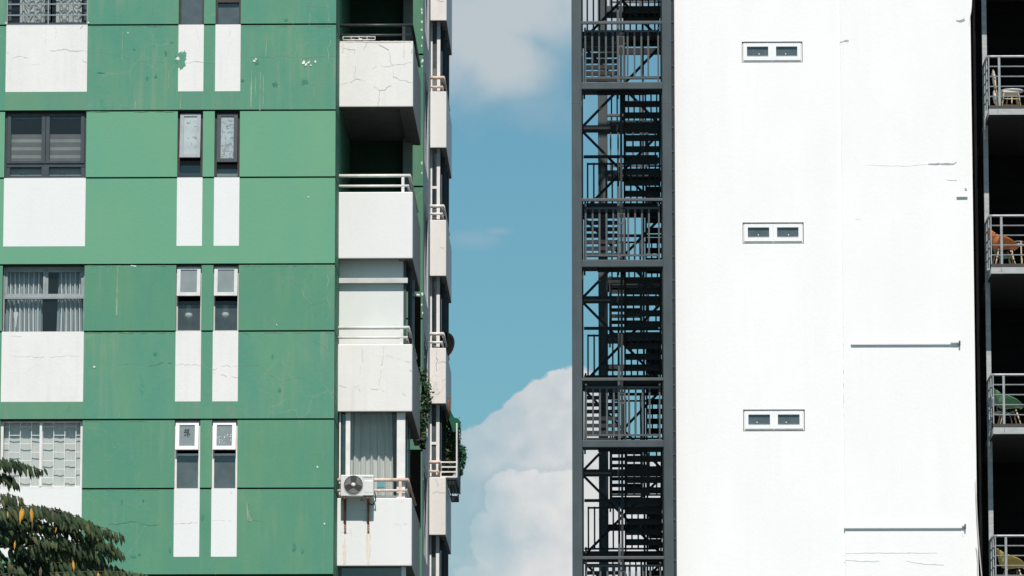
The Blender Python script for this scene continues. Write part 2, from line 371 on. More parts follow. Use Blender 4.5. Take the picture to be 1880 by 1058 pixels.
# marks on the facade, each traced where it stands
def tr(pts, Y): return [(at(x, y, Y).x, at(x, y, Y).z) for x, y in pts]
yc = YF - .004
for pts, wd, m in [
    ([(10, 95), (22, 98)], .016, 'crack'), ([(80, 97), (88, 93), (118, 92), (160, 94)], .02, 'crack'), ([(22, 108), (38, 104), (50, 107)], .014, 'crack'), ([(147, 108), (160, 116)], .018, 'crack'), ([(57, 118), (72, 117)], .010, 'crack'),
    ([(102, 50), (101, 72)], .010, 'crack'), ([(148, 52), (152, 48)], .03, 'crack'), ([(85, 50), (84, 90)], .008, 'crack'),
    ([(160, 94), (215, 99), (250, 112), (290, 113), (327, 111)], .013, 'crack_pale'), ([(340, 117), (373, 113), (395, 114)], .014, 'crack'), ([(360, 50), (366, 85)], .010, 'crack'), ([(422, 50), (419, 100)], .008, 'crack'),
    ([(441, 82), (445, 105), (470, 104), (520, 102), (560, 106), (615, 103)], .016, 'crack_pale'), ([(603, 50), (606, 80), (602, 92), (604, 118), (614, 128)], .03, 'crack_pale'), ([(572, 150), (577, 178), (569, 188)], .018, 'crack_pale'),
    ([(508, 105), (511, 128)], .016, 'crack_pale'), ([(566, 0), (570, 20), (568, 46)], .022, 'crack_pale'), ([(600, 2), (603, 40)], .022, 'crack_pale'), ([(540, 8), (538, 45)], .016, 'crack_pale'), ([(556, 12), (580, 10), (600, 14)], .016, 'crack_pale'),
    ([(541, 50), (544, 90), (537, 120)], .014, 'crack_pale'),
    ([(320, 670), (340, 669), (369, 670), (388, 680), (412, 672), (436, 672)], .014, 'crack'), ([(390, 682), (410, 690), (436, 694)], .012, 'crack'), ([(275, 672), (300, 666), (316, 667)], .024, 'crack_green'), ([(441, 669), (475, 670)], .014, 'crack_pale'), ([(200, 671), (240, 668), (275, 671)], .012, 'crack_pale'),
    ([(200, 963), (226, 961), (240, 957), (252, 958)], .026, 'crack_green'), ([(252, 958), (268, 964), (292, 963)], .016, 'crack_green'), ([(317, 964), (340, 962), (364, 959)], .014, 'crack'), ([(387, 955), (433, 957)], .008, 'crack'), ([(180, 1043), (215, 1048), (260, 1052)], .018, 'crack_green'), ([(422, 900), (426, 908)], .014, 'crack'),
    ([(451, 905), (455, 925), (462, 955)], .014, 'crack_green'), ([(465, 955), (476, 957)], .014, 'crack_green'),
    ([(545, 487), (537, 515), (555, 525), (556, 545), (575, 560), (598, 550), (612, 552)], .022, 'crack_pale'), ([(595, 495), (603, 515), (598, 540), (607, 560), (600, 590)], .026, 'crack_pale'), ([(560, 490), (575, 512), (590, 520)], .016, 'crack_pale'),
    ([(575, 625), (598, 635), (607, 650), (597, 660)], .026, 'crack_pale'), ([(470, 690), (480, 672), (498, 690), (520, 700), (545, 690), (575, 702)], .020, 'crack_pale'), ([(602, 655), (608, 670), (596, 684)], .02, 'crack_pale'), ([(530, 640), (527, 668)], .014, 'crack_pale'),
    ([(20, 653), (75, 656), (145, 654)], .010, 'crack'), ([(18, 617), (40, 618)], .010, 'crack'),
    ([(210, 775), (217, 790), (209, 802)], .012, 'crack_pale'), ([(590, 815), (592, 845)], .014, 'crack_pale'), ([(570, 832), (588, 832)], .012, 'crack_pale')]:
    w.ribbon(tr(pts, YF), wd, m, yc)
for x, y, x2, y2, wd, m in [(462, 128, 461, 198, .04, 'stain_beige'), (470, 132, 469, 180, .03, 'stain_beige'), (478, 132, 477, 203, .05, 'stain_beige'), (484, 138, 483, 200, .03, 'stain_beige'), (216, 490, 214, 580, .05, 'stain_beige'), (207, 489, 222, 489, .04, 'stain_beige'), (240, 488, 250, 489, .03, 'chip_white'),
                            (332, 171, 331, 200, .03, 'stain_beige'), (225, 60, 224, 110, .02, 'stain_beige'), (310, 130, 309, 165, .02, 'stain_beige'), (490, 60, 488, 105, .03, 'stain_beige'), (249, 185, 248, 201, .03, 'stain_beige'), (220, 758, 219, 768, .03, 'stain_beige'), (349, 1042, 349, 1054, .02, 'stain_beige'), (396, 1045, 395, 1055, .02, 'stain_beige')]:
    w.ribbon(tr([(x, y), (x2, y2)], YF), wd * (.7 if m == 'stain_beige' else 1), m, yc - .001, .004, .08)
for x, y, rx, ry, m in [(472, 115, 5, 6, 'teal_patch'), (505, 155, 6, 6, 'teal_patch'), (560, 150, 9, 7, 'teal_patch'), (445, 148, 4, 4, 'teal_patch'), (185, 134, 12, 1.3, 'teal_patch'), (286, 140, 4, 5, 'teal_patch'), (270, 143, 3, 5, 'teal_patch'), (315, 78, 4, 2, 'teal_patch'), (247, 91, 3, 2, 'teal_patch'),
                        (304, 98, 2.5, 6, 'teal_patch'), (526, 37, 6, 3, 'teal_patch'), (245, 1022, 8, 4, 'teal_patch'), (256, 1018, 3, 3, 'teal_patch'), (372, 950, 4, 7, 'teal_patch'), (312, 1010, 2.5, 8, 'teal_patch'), (540, 1005, 5, 9, 'teal_patch'), (555, 1012, 4, 6, 'teal_patch'), (285, 650, 4, 5, 'teal_patch'), (513, 716, 4, 6, 'teal_patch'), (224, 922, 3, 6, 'teal_patch'), (263, 918, 2.5, 5, 'teal_patch'), (500, 655, 2, 6, 'teal_patch'),
                        (328, 101, 5, 4, 'green_old'), (332, 112, 9, 13, 'green_old'), (338, 100, 4, 6, 'green_old'), (334, 120, 6, 5, 'green_old')]:
    p = at(x, y, YF); q_ = .62 if m == 'teal_patch' else 1.; w.blob(p.x, p.z, rx * q_ / 97, ry * (q_ + .1) / 97, yc - .0015 - .0004 * (x % 7) - .00013 * (y % 5), m, 26, .55 if m == 'teal_patch' else .35)
for x, y, r in [(467, 112, 2.2), (470, 109, 1.6), (557, 116, 3.2), (562, 119, 2.6), (567, 115, 2.0), (579, 113, 1.8), (571, 120, 1.5), (173, 674, 1.5), (566, 362, 1.2), (235, 61, 1.0), (508, 597, 1.2), (583, 858, 1.5), (596, 962, 1.4), (11, 42, 1.3), (162, 42, 1.3), (326, 108, 3.0)]:
    p = at(x, y, YF); w.blob(p.x, p.z, r / 97, r * 1.3 / 97, yc - .006 - .0003 * (x % 5), 'chip_white', 9, .5)
for py, x0_, x1_ in ((48.5, 165, 322), (48.5, 445, 612), (205.6, 160, 320), (488, 160, 320), (488, 445, 610), (611, 158, 318), (611, 445, 610), (900, 155, 315), (772.8, 155, 318)):
    x = x0_
    while x < x1_:
        L_ = random.uniform(8, 45); w.ribbon(tr([(x, py), (min(x + L_, x1_), py - .004 * L_)], YF), random.uniform(.006, .016), 'stain_beige', yc - .003, .003, .08); x += L_ + random.uniform(2, 50)
p = at(452, 940, YF); w.face([(p.x, yc, p.z + .2), (p.x + .02, yc, p.z - .18), (p.x + .12, yc, p.z - .19), (p.x + .04, yc, p.z + .1)], 'stain_beige')
wall = w.build('wall', bld)

# set-back green wall, side wall with tall windows
s = MB(); Zg = lambda py: PZ(py, YG, 770)
gz = [Zg(100 + 242.6 * k) for k in range(-9, 7)]; gz = [z for z in gz if z > 0]
gz = [ZTOP] + sorted(gz, reverse=True) + [0]
for a, b in zip(gz, gz[1:]):
    s.quadY(XI, XS, b + .02, a - .02, YG, 'green_side'); s.quadY(XI, XS, b - .02, b + .02, YG + .05, 'groove')
    s.face([(XI, YG, a - .02), (XS, YG, a - .02), (XS, YG + .05, a - .02), (XI, YG + .05, a - .02)], 'green_side')
for y, r in [(18, 2), (24, 1.5), (40, 2), (55, 1.7), (70, 1.5), (84, 1.3), (112, 2), (122, 1.2), (300, 1.6), (318, 1.2), (540, 2), (560, 1.5), (575, 1.3)]:
    p = at(775.5 + random.uniform(-1.5, .3), y, YG); s.blob(p.x, p.z, r / 83, r * 1.6 / 83, YG - .004, 'chip_white', 9, .5)
wy0, wy1 = YG + 1.0, YG + 3.4               # windows of the side wall
def sidequad(y0, y1, z0, z1, m, x=None):
    x = XS if x is None else x
    s.face([(x, y0, z0), (x, y1, z0), (x, y1, z1), (x, y0, z1)], m)
prev = None
for a, b in zip(gz[1:-1], gz[2:-1]):
    h0, h1 = b + .75, a - .15
    sidequad(YG, wy0, b, a, 'side_grey'); sidequad(wy1, 140, b, a, 'side_grey'); sidequad(wy0, wy1, b, h0, 'side_grey'); sidequad(wy0, wy1, h1, a, 'side_grey')
    sidequad(wy0, wy1, h0, h1, 'room', XS - .5)
    for q in ([(XS, wy0, h0), (XS - .5, wy0, h0), (XS - .5, wy0, h1), (XS, wy0, h1)], [(XS, wy1, h1), (XS - .5, wy1, h1), (XS - .5, wy1, h0), (XS, wy1, h0)], [(XS, wy0, h1), (XS - .5, wy0, h1), (XS - .5, wy1, h1), (XS, wy1, h1)], [(XS, wy1, h0), (XS - .5, wy1, h0), (XS - .5, wy0, h0), (XS, wy0, h0)]): s.face(q, 'side_grey')
sidequad(YG, 140, gz[1], ZTOP, 'side_grey'); sidequad(YG, 140, 0, gz[-2], 'side_grey')
for pts in [[(780.5, 655), (782, 668), (785, 680)], [(778, 880), (780, 895), (783, 915)]]:
    for (xa, ya), (xb, yb) in zip(pts, pts[1:]):
        ya_ = XS * (1 / ((xa - 1140) / F)); yb_ = XS * (1 / ((xb - 1140) / F))
        s.bar((XS + .003, ya_, PZ(ya, ya_, xa)), (XS + .003, yb_, PZ(yb, yb_, xb)), .006, .05, 'crack')
sw = s.build('side_wall', bld)
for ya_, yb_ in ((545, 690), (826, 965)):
    q = MB(); q.box(PX(750, YG - .05, ya_), PX(772.5, YG - .05, ya_), YG - .05, YG - .004, Zg(yb_), Zg(ya_), 'shade_black'); q.build('shade_panel', bld)  # black panels added on the green wall as painted shade, no doors
for a, b in zip(gz[1:-1], gz[2:-1]):
    if not (PZ(1150, YG, 780) < a < PZ(-400, YG, 780)): continue
    h0, h1 = b + .75, a - .15; f = MB(); x1 = XS - .02; x0 = XS - .10
    for y in (wy0, (wy0 + wy1) / 2 - .04, wy1 - .08): f.box(x0, x1, y, y + .08, h0, h1, 'frame_grey')
    f.box(x0, x1, wy0 + .08, wy1 - .08, h0, h0 + .08, 'frame_grey'); f.box(x0, x1, wy0 + .08, wy1 - .08, h1 - .08, h1, 'frame_grey')
    fo = f.build('window', bld); gmb = MB(); gmb.face([(XS - .06, wy0 + .08, h0 + .08), (XS - .06, wy1 - .08, h0 + .08), (XS - .06, wy1 - .08, h1 - .08), (XS - .06, wy0 + .08, h1 - .08)], 'glass_sky'); gmb.build('pane', fo)

# ---- windows of the front
def pane(parent, x0, x1, z0, z1, y, m, name='pane'):
    q = MB(); q.quadY(x0, x1, z0, z1, y, m); return q.build(name, parent)
Z = Zf
X330 = lambda px, py: PX(px, YF, py)
# floor 0 : grille over a figured curtain
h = GAP / 2
a, b = XL0, XL1; z0, z1 = Z(45.6), Z(-79) - h
f = MB(); y0 = YF + .06
frame_rect(f, a, b, z0, z1, y0, y0 + .06, .03, 'frame_brown'); frame_rect(f, a + .03, (a + b) / 2, z0 + .03, z1 - .03, y0 + .06, y0 + .1, .05, 'frame_dark'); frame_rect(f, (a + b) / 2, b - .03, z0 + .03, z1 - .03, y0 + .06, y0 + .1, .05, 'frame_dark')
fo = f.build('window', bld)
gq = MB(); gq.box(a, a + .022, y0 - .04, y0 - .015, z0, z1, 'frame_grey'); gq.box(b - .022, b, y0 - .04, y0 - .015, z0, z1, 'frame_grey'); xm = (a + b) / 2 + .02; gq.box(xm - .011, xm + .011, y0 - .042, y0 - .017, z0, z1, 'frame_grey')
gq.box(a + .022, b - .022, y0 - .04, y0 - .016, z0, z0 + .02, 'frame_grey')
z = Z(26.5)
while z < z1: gq.box(a + .022, xm - .011, y0 - .036, y0 - .02, z - .01, z + .01, 'frame_grey'); gq.box(xm + .011, b - .022, y0 - .036, y0 - .02, z - .01, z + .01, 'frame_grey'); z += .217
gq.build('security_grille', fo)
pane(fo, a + .08, xm - .06, z0 + .08, z1 - .08, y0 + .08, 'glass_clear'); pane(fo, xm + .06, b - .08, z0 + .08, z1 - .08, y0 + .08, 'glass_clear')
cq = MB(); wavy(cq, a + .22, xm - .10, z0 + .06, z1, y0 + .26, .028, 3.2, 'curtain_grey', 3); wavy(cq, xm + .12, b - .15, z0 + .06, z1, y0 + .26, .028, 3.4, 'curtain_grey', 5)
for x in (a + .40, a + .62, xm + .28, xm + .53):            # looped lace pattern
    for k in range(6):
        zz = z0 + .16 + k * .217
        cq.ribbon([(x - .09, zz + .12), (x - .04, zz + .03), (x, zz), (x + .04, zz + .03), (x + .09, zz + .12)], .022, 'blind_light', y0 + .215, .002, .05, False)
cq.build('curtain', fo)
# floor 1 : dark casements, zebra blinds, two low vents
z0, z1 = Z(326.3), Z(203.3) - h; y0 = YF + .085; D = 'frame_dark'
f = MB(); frame_rect(f, a, b, z0, z1, y0, y0 + .07, .035, D, .03, .03); zt = Z(301.5); f.box(a + .035, b - .035, y0 + .002, y0 + .07, zt - .035, zt + .035, D); xm = (a + b) / 2 - .005
for xa, xb in ((a + .035, xm), (xm, b - .035)): frame_rect(f, xa + .003, xb - .003, zt + .035, z1 - .03, y0 - .02, y0 + .05, .075, D, .05, .06)
f.box(xm - .07, xm + .07, y0 + .004, y0 + .07, z0 + .03, zt - .035, D); f.box(a + .035, a + .1, y0 + .01, y0 + .07, z0 + .03, zt - .035, D); f.box(b - .1, b - .035, y0 + .01, y0 + .07, z0 + .03, zt - .035, D)
f.box(a + .1, b - .1, y0 + .012, y0 + .068, z0 + .03, z0 + .065, D)
fo = f.build('window', bld, bevel=.004)
for xa, xb in ((a + .11, xm - .075), (xm + .075, b - .11)):
    pane(fo, xa, xb, zt + .09, z1 - .08, y0 + .02, 'glass_clear'); pane(fo, xa - .02, xb + .01, z0 + .06, zt - .035, y0 + .045, 'glass_clear')
    bq = MB(); zb = zt + .05; zz = Z(291); i = 0; top = Z(246)
    while zz < top: hh = (.092, .064)[(i + 1) % 2] if False else (.045 if i == 0 else (.092, .064)[i % 2]); bq.quadY(xa - .03, xb + .03, zz, zz + hh, y0 + .10 + .002 * (i % 2), ('blind_dark', 'blind_light')[i % 2]); zz += hh; i += 1
    bq.box(xa - .03, xb + .03, y0 + .11, y0 + .14, z1 - .1, z1 - .02, 'frame_grey')
    bq.quadY(xa - .03, xb + .03, z0 + .05, zt - .05, y0 + .11, 'blind_light'); bq.build('blind', fo)
    hq = MB(); hq.tube([(xa + .2, y0 + .04, z0 + .09), (xa + .21, y0 + .03, z0 + .115), (xa + .27, y0 + .03, z0 + .115), (xa + .3, y0 + .035, z0 + .085)], .009, 'frame_dark', 6); hq.build('handle', fo)
# floor 2 : grey aluminium, striped drapes
z0, z1 = Z(608.4), Z(485.7) - h; y0 = YF + .14; a, b = X330(5.2, 545), X330(154.6, 545); D = 'frame_grey'; a, b = XL0, XL1
f = MB(); frame_rect(f, a, b, z0, z1, y0, y0 + .07, .028, D, .05, .02); zt = Z(543); f.box(a + .028, b - .028, y0 - .015, y0 + .07, zt - .035, zt + .02, D)
xm = a + .515 * (b - a)
frame_rect(f, a + .03, xm, zt + .021, z1 - .05, y0 + .012, y0 + .045, .05, D, .05, .045); frame_rect(f, xm, b - .03, zt + .021, z1 - .05, y0 + .03, y0 + .06, .05, D, .05, .045)
fo = f.build('window', bld, bevel=.003)
pane(fo, a + .08, xm - .05, zt + .066, z1 - .1, y0 + .035, 'glass_clear'); pane(fo, xm + .05, b - .08, zt + .066, z1 - .1, y0 + .05, 'glass_clear'); pane(fo, a + .03, b - .03, z0 + .02, zt - .035, y0 + .03, 'glass_clear')
cq = MB(); wavy(cq, a + .04, a + .72, z0 - .05, z1 + .05, y0 + .16, .03, 8, 'curtain_stripe', 8, .05); wavy(cq, b - .52, b - .03, z0 - .05, z1 + .05, y0 + .16, .03, 6, 'curtain_stripe', 12, .08)
for x0_, n in ((a + .12, 7), (b - .47, 5)):
    for i in range(n): x = x0_ + i * .092; cq.grid(lambda u, v, x=x: (x + (u - .5) * .024 + .012 * math.sin(3 * v + x * 7), y0 + .115 + .01 * math.cos(6 * (u - .5)), z0 - .02 + (z1 - z0) * v), 3, 8, 'curtain_pale')
x = a + .235; cq.grid(lambda u, v: (x + (u - .5) * .06 * (.4 + v), y0 + .11, z0 + .12 + .30 * v), 3, 3, 'curtain_pale')
cq.build('curtain', fo)
# floor 3 : white sliding sashes, white patterned grille
z0, z1 = Z(897.2), Z(770.3) - h; y0 = YF + .10; D = 'frame_white'
f = MB(); frame_rect(f, a, b, z0, z1, y0 - .02, y0 + .09, .05, D, .02, .05); xm = (a + b) / 2 - .02; f.box(xm - .024, xm + .024, y0 - .03, y0 + .04, z0 + .05, z1 - .02, D)
fo = f.build('window', bld, bevel=.003)
gq = MB(); ncol = 9; cw = (b - a - .1) / ncol; yg = y0 + .05; xs = [a + .05, a + .155]
while xs[-1] + .213 < b - .06: xs.append(xs[-1] + .213)
for x in xs[1:]: gq.box(x - .006, x + .006, yg, yg + .014, z0 + .05, z1 - .02, D)
edges = xs + [b - .05]
for i in range(len(edges) - 1):
    zz = z0 + .07 + (.163 if i % 2 == 0 else 0.)
    while zz < z1 - .05: gq.box(edges[i] + .006, edges[i + 1] - .006, yg + .001, yg + .013, zz - .006, zz + .006, D); zz += .327
gq.build('security_grille', fo)
pane(fo, a + .05, b - .05, z0 + .05, z1 - .02, y0 + .075, 'glass_clear')
cq = MB(); wavy(cq, a - .02, b + .02, z0, z1 + .02, y0 + .15, .006, 7, 'curtain_pale', 21); cq.build('curtain', fo)

def sash(parent, x0, x1, ztop, zbot, y, tilt, w_, m, gm):
    """top-hung sash pushed out at the foot"""
    f = MB(); hgt = ztop - zbot; frame_rect(f, x0, x1, -hgt, 0, -.02, .02, w_, m, w_ * .75, w_)
    o = f.build('sash', parent, bevel=.003); q = MB(); q.quadY(x0 + w_, x1 - w_, -hgt + w_, -w_ * .75, 0, gm)
    R = Matrix.Translation((0, y, ztop)) @ Matrix.Rotation(-tilt, 4, 'X')
    for v in q.v: pass
    q.v = [tuple(R @ Vector(v)) for v in q.v]
    o.data.transform(R)
    return o, q
for ci, (a, b) in enumerate(((C1A, C1B), (C2A, C2B))):
    e = .012
    # floor 0
    z0, z1 = Z(45.6), Z(-79) - h; y0 = YF + .10; f = MB(); frame_rect(f, a, b, z0, z1, y0, y0 + .06, .04, 'frame_brown', .04, .03)
    fo = f.build('window', bld); pane(fo, a + .04, b - .04, z0 + .03, z1 - .04, y0 + .03, 'glass_dirty')
    if ci: q = MB(); q.box(a + .04, b - .04, y0 - .04, y0, Z(4), Z(-4), 'frame_brown'); q.build('transom', fo)
    # floor 1
    z0, z1 = Z(326.3), Z(203.3) - h; y0 = YF + .10; f = MB(); frame_rect(f, a, b, z0, z1, y0, y0 + .06, .045, 'frame_brown', .03, .03)
    zb = Z(292 if ci == 0 else 299)
    f.box(a + .045, b - .045, y0 + .004, y0 + .06, zb - .10, zb - .02, 'frame_brown'); fo = f.build('window', bld)
    pane(fo, a + .045, b - .045, z0 + .03, zb - .1, y0 + .03, 'frosted_dark' if ci else 'glass_dark')
    o, q = sash(fo, a + .045, b - .045, Z(208.5), zb, y0 - .03, RAD(9 if ci == 0 else 5), .075, 'frame_dark' if ci else 'frame_grey', 'frosted')
    # crazed film on the glass
    r = random.Random(ci + 4)
    q.build('pane', fo)
    cz = MB()
    for _ in range(70 if ci else 14):
        x = r.uniform(a + .13, b - .13); t = r.uniform(.1, .9); zz = Z(212) + (zb - Z(212)) * t; yy = y0 - .03 - math.sin(RAD(9 if ci == 0 else 5)) * (Z(208.5) - zz) - .006
        if r.random() < .5: cz.face([(x, yy, zz), (x + .05, yy, zz + .004), (x + .05, yy, zz + .009), (x, yy, zz + .006)], 'frosted_dark')
        else: cz.face([(x, yy, zz), (x + .006, yy, zz), (x + .006, yy - .003, zz + .05), (x, yy - .003, zz + .05)], 'frosted_dark')
    cz.build('stain', fo)  # short slivers of the crazed film, not staining
    # floor 2
    z0, z1 = Z(608.4), Z(485.7) - h; y0 = YF + .11; f = MB(); frame_rect(f, a, b, z0, z1, y0, y0 + .06, .03, 'frame_alu', .03, .03)
    zb = Z(545); f.box(a + .03, b - .03, y0 + .004, y0 + .06, zb - .13, zb - .07, 'frame_dark'); fo = f.build('window', bld)
    pane(fo, a + .03, b - .03, z0 + .03, zb - .13, y0 + .03, 'glass_half')
    o, q = sash(fo, a + .012, b - .022, Z(490), zb, y0 - .03, RAD(10), .07, 'frame_alu', 'frosted_dark'); q.build('pane', fo)
    # floor 3
    z0, z1 = Z(897.2), Z(770.3) - h; y0 = YF + .10; f = MB(); frame_rect(f, a, b, z0, z1, y0 - .02, y0 + .06, .04, 'frame_white', .03, .012)
    zb = Z(827.5); f.box(a + .04, b - .04, y0 + .004, y0 + .06, zb - .085, zb - .045, 'frame_white'); fo = f.build('window', bld)
    pane(fo, a + .04, b - .04, z0 + .02, zb - .085, y0 + .03, 'glass_dirty')
    o, q = sash(fo, a + .015, b - .03, Z(775.5), zb, y0 - .04, RAD(10), .075, 'frame_white', 'frosted_dark')
    yy = y0 - .085
    if ci == 0:
        q2 = MB(); cx = (a + b) / 2 - .01; zc = Z(795)
        for x_, zz_, x2_, z2_ in [(-.05, .06, .05, .07), (-.03, .09, -.04, -.04), (.0, .05, .01, -.09), (.03, .08, .02, -.05), (-.06, .02, .04, .03), (.02, .0, .06, -.03), (-.01, -.02, -.05, -.05), (.0, .02, .03, -.08)]:
            ys = yy - .17 * (.02 - (zz_ + z2_) / 2); q2.bar((cx + x_, ys, zc + zz_), (cx + x2_, ys, zc + z2_), .005, .012, 'wire_dark', (0, 1, 0))
        q2.build('dark_scribble', fo)
    else:
        q2 = MB()
        for _ in range(16):
            x = random.uniform(a + .1, b - .12); zz = Z(random.uniform(797, 815)); yy2 = y0 - .04 - math.sin(RAD(10)) * (Z(775.5) - zz) - .008
            q2.blob(x, zz, .008, .011, yy2, 'pale_globe', 7)
        q2.build('white_speck', fo)
    q.build('pane', fo)
    # pale globe of unknown use behind the lower glass of floor 2
    gl = MB(); px, py = ((346.5, 579), (414, 578))[ci]; p = at(px, py, YF + .235)
    gl.grid(lambda u, v: (p.x + .075 * math.sin(math.pi * u) * math.cos(6.283 * v), p.y + .06 * math.sin(math.pi * u) * math.sin(6.283 * v), p.z - .065 * math.cos(math.pi * u)), 12, 18, 'pale_globe')
    gl.tube([(p.x, p.y, p.z + .05), (p.x, p.y, p.z + .26)], .055, 'frosted', 14)
    go = gl.build('window_globe')
    tag(go, ('white globe behind the left of the two narrow panes with tilted silver sashes', 'white globe behind the right of the two narrow panes with tilted silver sashes')[ci], 'lamp', 'white globes behind narrow windows')

# ---- balconies
def balcony(X0, X1, Y0, Y1, z0, z1, m, lip=True, marks=(), left=False, bevel=.02):
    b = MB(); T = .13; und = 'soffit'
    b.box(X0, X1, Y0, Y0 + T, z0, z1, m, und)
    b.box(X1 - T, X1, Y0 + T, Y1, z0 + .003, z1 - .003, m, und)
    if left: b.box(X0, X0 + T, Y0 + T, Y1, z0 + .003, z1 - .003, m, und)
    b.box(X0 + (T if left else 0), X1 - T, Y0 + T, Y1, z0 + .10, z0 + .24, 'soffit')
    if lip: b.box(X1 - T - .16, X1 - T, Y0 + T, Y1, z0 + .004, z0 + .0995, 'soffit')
    for k_, (pts, wd, mm) in enumerate(marks): b.ribbon(tr(pts, Y0), wd, mm, Y0 - .004 - .0002 * k_, .004 if 'stain' in mm else .02)
    return b.build('balcony', bld, bevel=bevel)
def rails(parent, X0, X1, Y0, Y1, zs, r, m, px=None, mids=None, zb=None, name='railing'):
    q = MB()
    for i, z in enumerate(zs):
        mm = mids if (mids and i) else m; rr = r * (1 if i == 0 else .72); xe = X1 if i == 0 else X1 - .03
        q.tube([(X0, Y0, z), (xe, Y0, z)], rr, mm, 10); q.tube([(xe - .02, Y0 + rr, z - .002), (xe - .02, Y1, z - .002)], rr * .9, mm, 8)
    if px is not None:
        for x in px: q.box(x - .028, x + .028, Y0 - .02, Y0 + .02, zb, zs[0] - r * .8, m)
    for y in (Y0 + 1.3, Y0 + 2.6): q.box(X1 - .06, X1 - .03, y, y + .03, zb, zs[0] - .01, m)
    return q.build(name, parent)
Zb = lambda py: PZ(py, YB, 690)
BX0, BX1, BY1 = PX(620.5, YB, 475), XO, YB + 4.15
fas = [(-206, -81), (75.5, 196.5), (352.5, 475), (632, 756), (914.5, 1039.5), (1198, 1325)]
mats = ['white_clean', 'white_dirty', 'white_clean', 'white_dirty', 'white_clean', 'white_dirty']
cr = {1: [([(622, 83), (630, 90), (650, 92), (650, 100)], .016, 'crack'), ([(697, 82), (705, 86), (714, 92)], .035, 'crack'), ([(714, 92), (717, 112), (723, 142), (735, 146), (745, 149), (757, 152)], .02, 'crack'), ([(684, 126), (690, 120), (712, 121), (757, 116)], .013, 'crack'),
           ([(625, 156), (645, 151), (655, 146), (672, 149)], .014, 'crack'), ([(684, 160), (695, 166), (706, 164), (718, 157)], .02, 'crack'), ([(687, 147), (688, 160)], .012, 'crack'), ([(696, 166), (695, 195)], .018, 'crack'), ([(675, 78), (667, 92)], .018, 'crack'), ([(756, 88), (756, 98)], .06, 'crack'), ([(741, 90), (741, 103)], .014, 'crack'), ([(653, 110), (651, 150)], .010, 'crack'), ([(621, 76.5), (690, 77), (756, 76.5)], .03, 'rust_stain'), ([(742, 80), (741, 105)], .05, 'rust_stain'), ([(630, 78), (629, 96)], .04, 'rust_stain')],
      3: [([(665, 633), (665, 660), (661, 690)], .012, 'crack'), ([(704, 633), (703, 655), (699, 685), (697, 714)], .018, 'crack'), ([(623, 709), (636, 712), (652, 714), (660, 707)], .02, 'crack'), ([(678, 713), (695, 715)], .018, 'crack'), ([(697, 714), (706, 720)], .012, 'crack'), ([(659, 712), (661, 718)], .014, 'crack'), ([(690, 655), (715, 653), (735, 660)], .008, 'crack'), ([(738, 722), (745, 727)], .012, 'crack'), ([(745, 664), (757, 664)], .014, 'crack'), ([(752, 681), (757, 682)], .02, 'crack')],
      4: [([(724, 961), (735, 963), (755, 963)], .016, 'crack'), ([(736, 964), (736, 972)], .014, 'crack'), ([(660, 938), (670, 935), (680, 938)], .014, 'crack'), ([(643, 972), (646, 980), (655, 976)], .014, 'crack'), ([(646, 980), (645, 990)], .014, 'crack'), ([(618, 979), (640, 979)], .010, 'crack'), ([(633, 988), (632, 1036)], .075, 'rust_stain'), ([(677, 962), (676, 1036)], .085, 'rust_stain'), ([(737, 917), (738, 923)], .014, 'crack')]}
bals = []
for i, (t, b_) in enumerate(fas):
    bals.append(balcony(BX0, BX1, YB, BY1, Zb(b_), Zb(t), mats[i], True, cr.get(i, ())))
zk = fas[-1]; zdn = Zb(zk[1]) - 2.9
# floor plates carried on below the frame so the column reaches the ground
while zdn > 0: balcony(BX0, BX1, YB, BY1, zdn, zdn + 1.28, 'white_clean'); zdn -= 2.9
rails(bals[1], BX0, BX1 - .01, YB + .09, BY1, [Zb(45), Zb(63)], .033, 'rail_dark', [PX(741, YB, 60)], None, Zb(75.5))
rails(bals[2], BX0, PX(753, YB), YB + .07, BY1, [Zb(322), Zb(340.5)], .035, 'rail_white', [PX(739.5, YB, 340)], None, Zb(352.5))
rails(bals[3], BX0, PX(751.5, YB), YB + .07, BY1, [Zb(601), Zb(619)], .035, 'rail_white', [PX(737, YB, 620)], None, Zb(632))
rails(bals[4], BX0, PX(751, YB), YB + .07, BY1, [Zb(880.5), Zb(900)], .035, 'rusty_white', [PX(734.5, YB, 900)], 'rusty_white', Zb(914.5))
# rear corner pier of the open loggias
for i in (0, 1):
    zlo, zhi = Zb(fas[i + 1][0]) - 1.1, Zb(fas[i][1]) + .098
    q = MB(); q.box(PX(740, BY1), PX(757, BY1), BY1 - .3, BY1 - .02, zlo, zhi, 'pier_grey'); q.build('pier', bld)
q = MB(); p = at(676, 211, YB + .55); q.tube([(p.x, p.y, Zb(196.5) + .098), (p.x, p.y, Zb(196.5) + .055)], [.16, .13], 'soffit', 20); q.build('ceiling_light', bld)
# floor 2 -> enclosed with pale panels
def zrow(py, dy=0.): return PZ(py, YB + dy, 690)
zhi, zlo = Zb(475) + .096, Zb(632) - .25
ye = YB + .36
e = MB(); xe0, xe1 = PX(622.5, ye), PX(741, ye)
e.box(xe0 - .045, xe0 - .005, ye - .06, ye + .04, zlo, zhi, 'frame_alu'); e.box(xe1, xe1 + .05, ye - .03, ye + .07, zlo, zhi, 'frame_dark'); side_posts = [(xe1 + .05, xe1 + .13, ye + .9, ye + .98, zlo, zhi, 'frame_dark'), (xe1 + .05, xe1 + .13, ye + 2.2, ye + 2.28, zlo, zhi, 'frame_grey')]
zz = PZ(516.5, ye - .12); e.box(xe0 - .004, xe1 + .085, ye - .13, ye - .085, zz - .05, zz + .05, 'frame_alu'); e.box(xe0 - .003, xe1 - .002, ye - .084, ye - .012, zz - .012, zz + .048, 'frame_alu')
eo = e.build('glazed_enclosure', bld, bevel=.004)
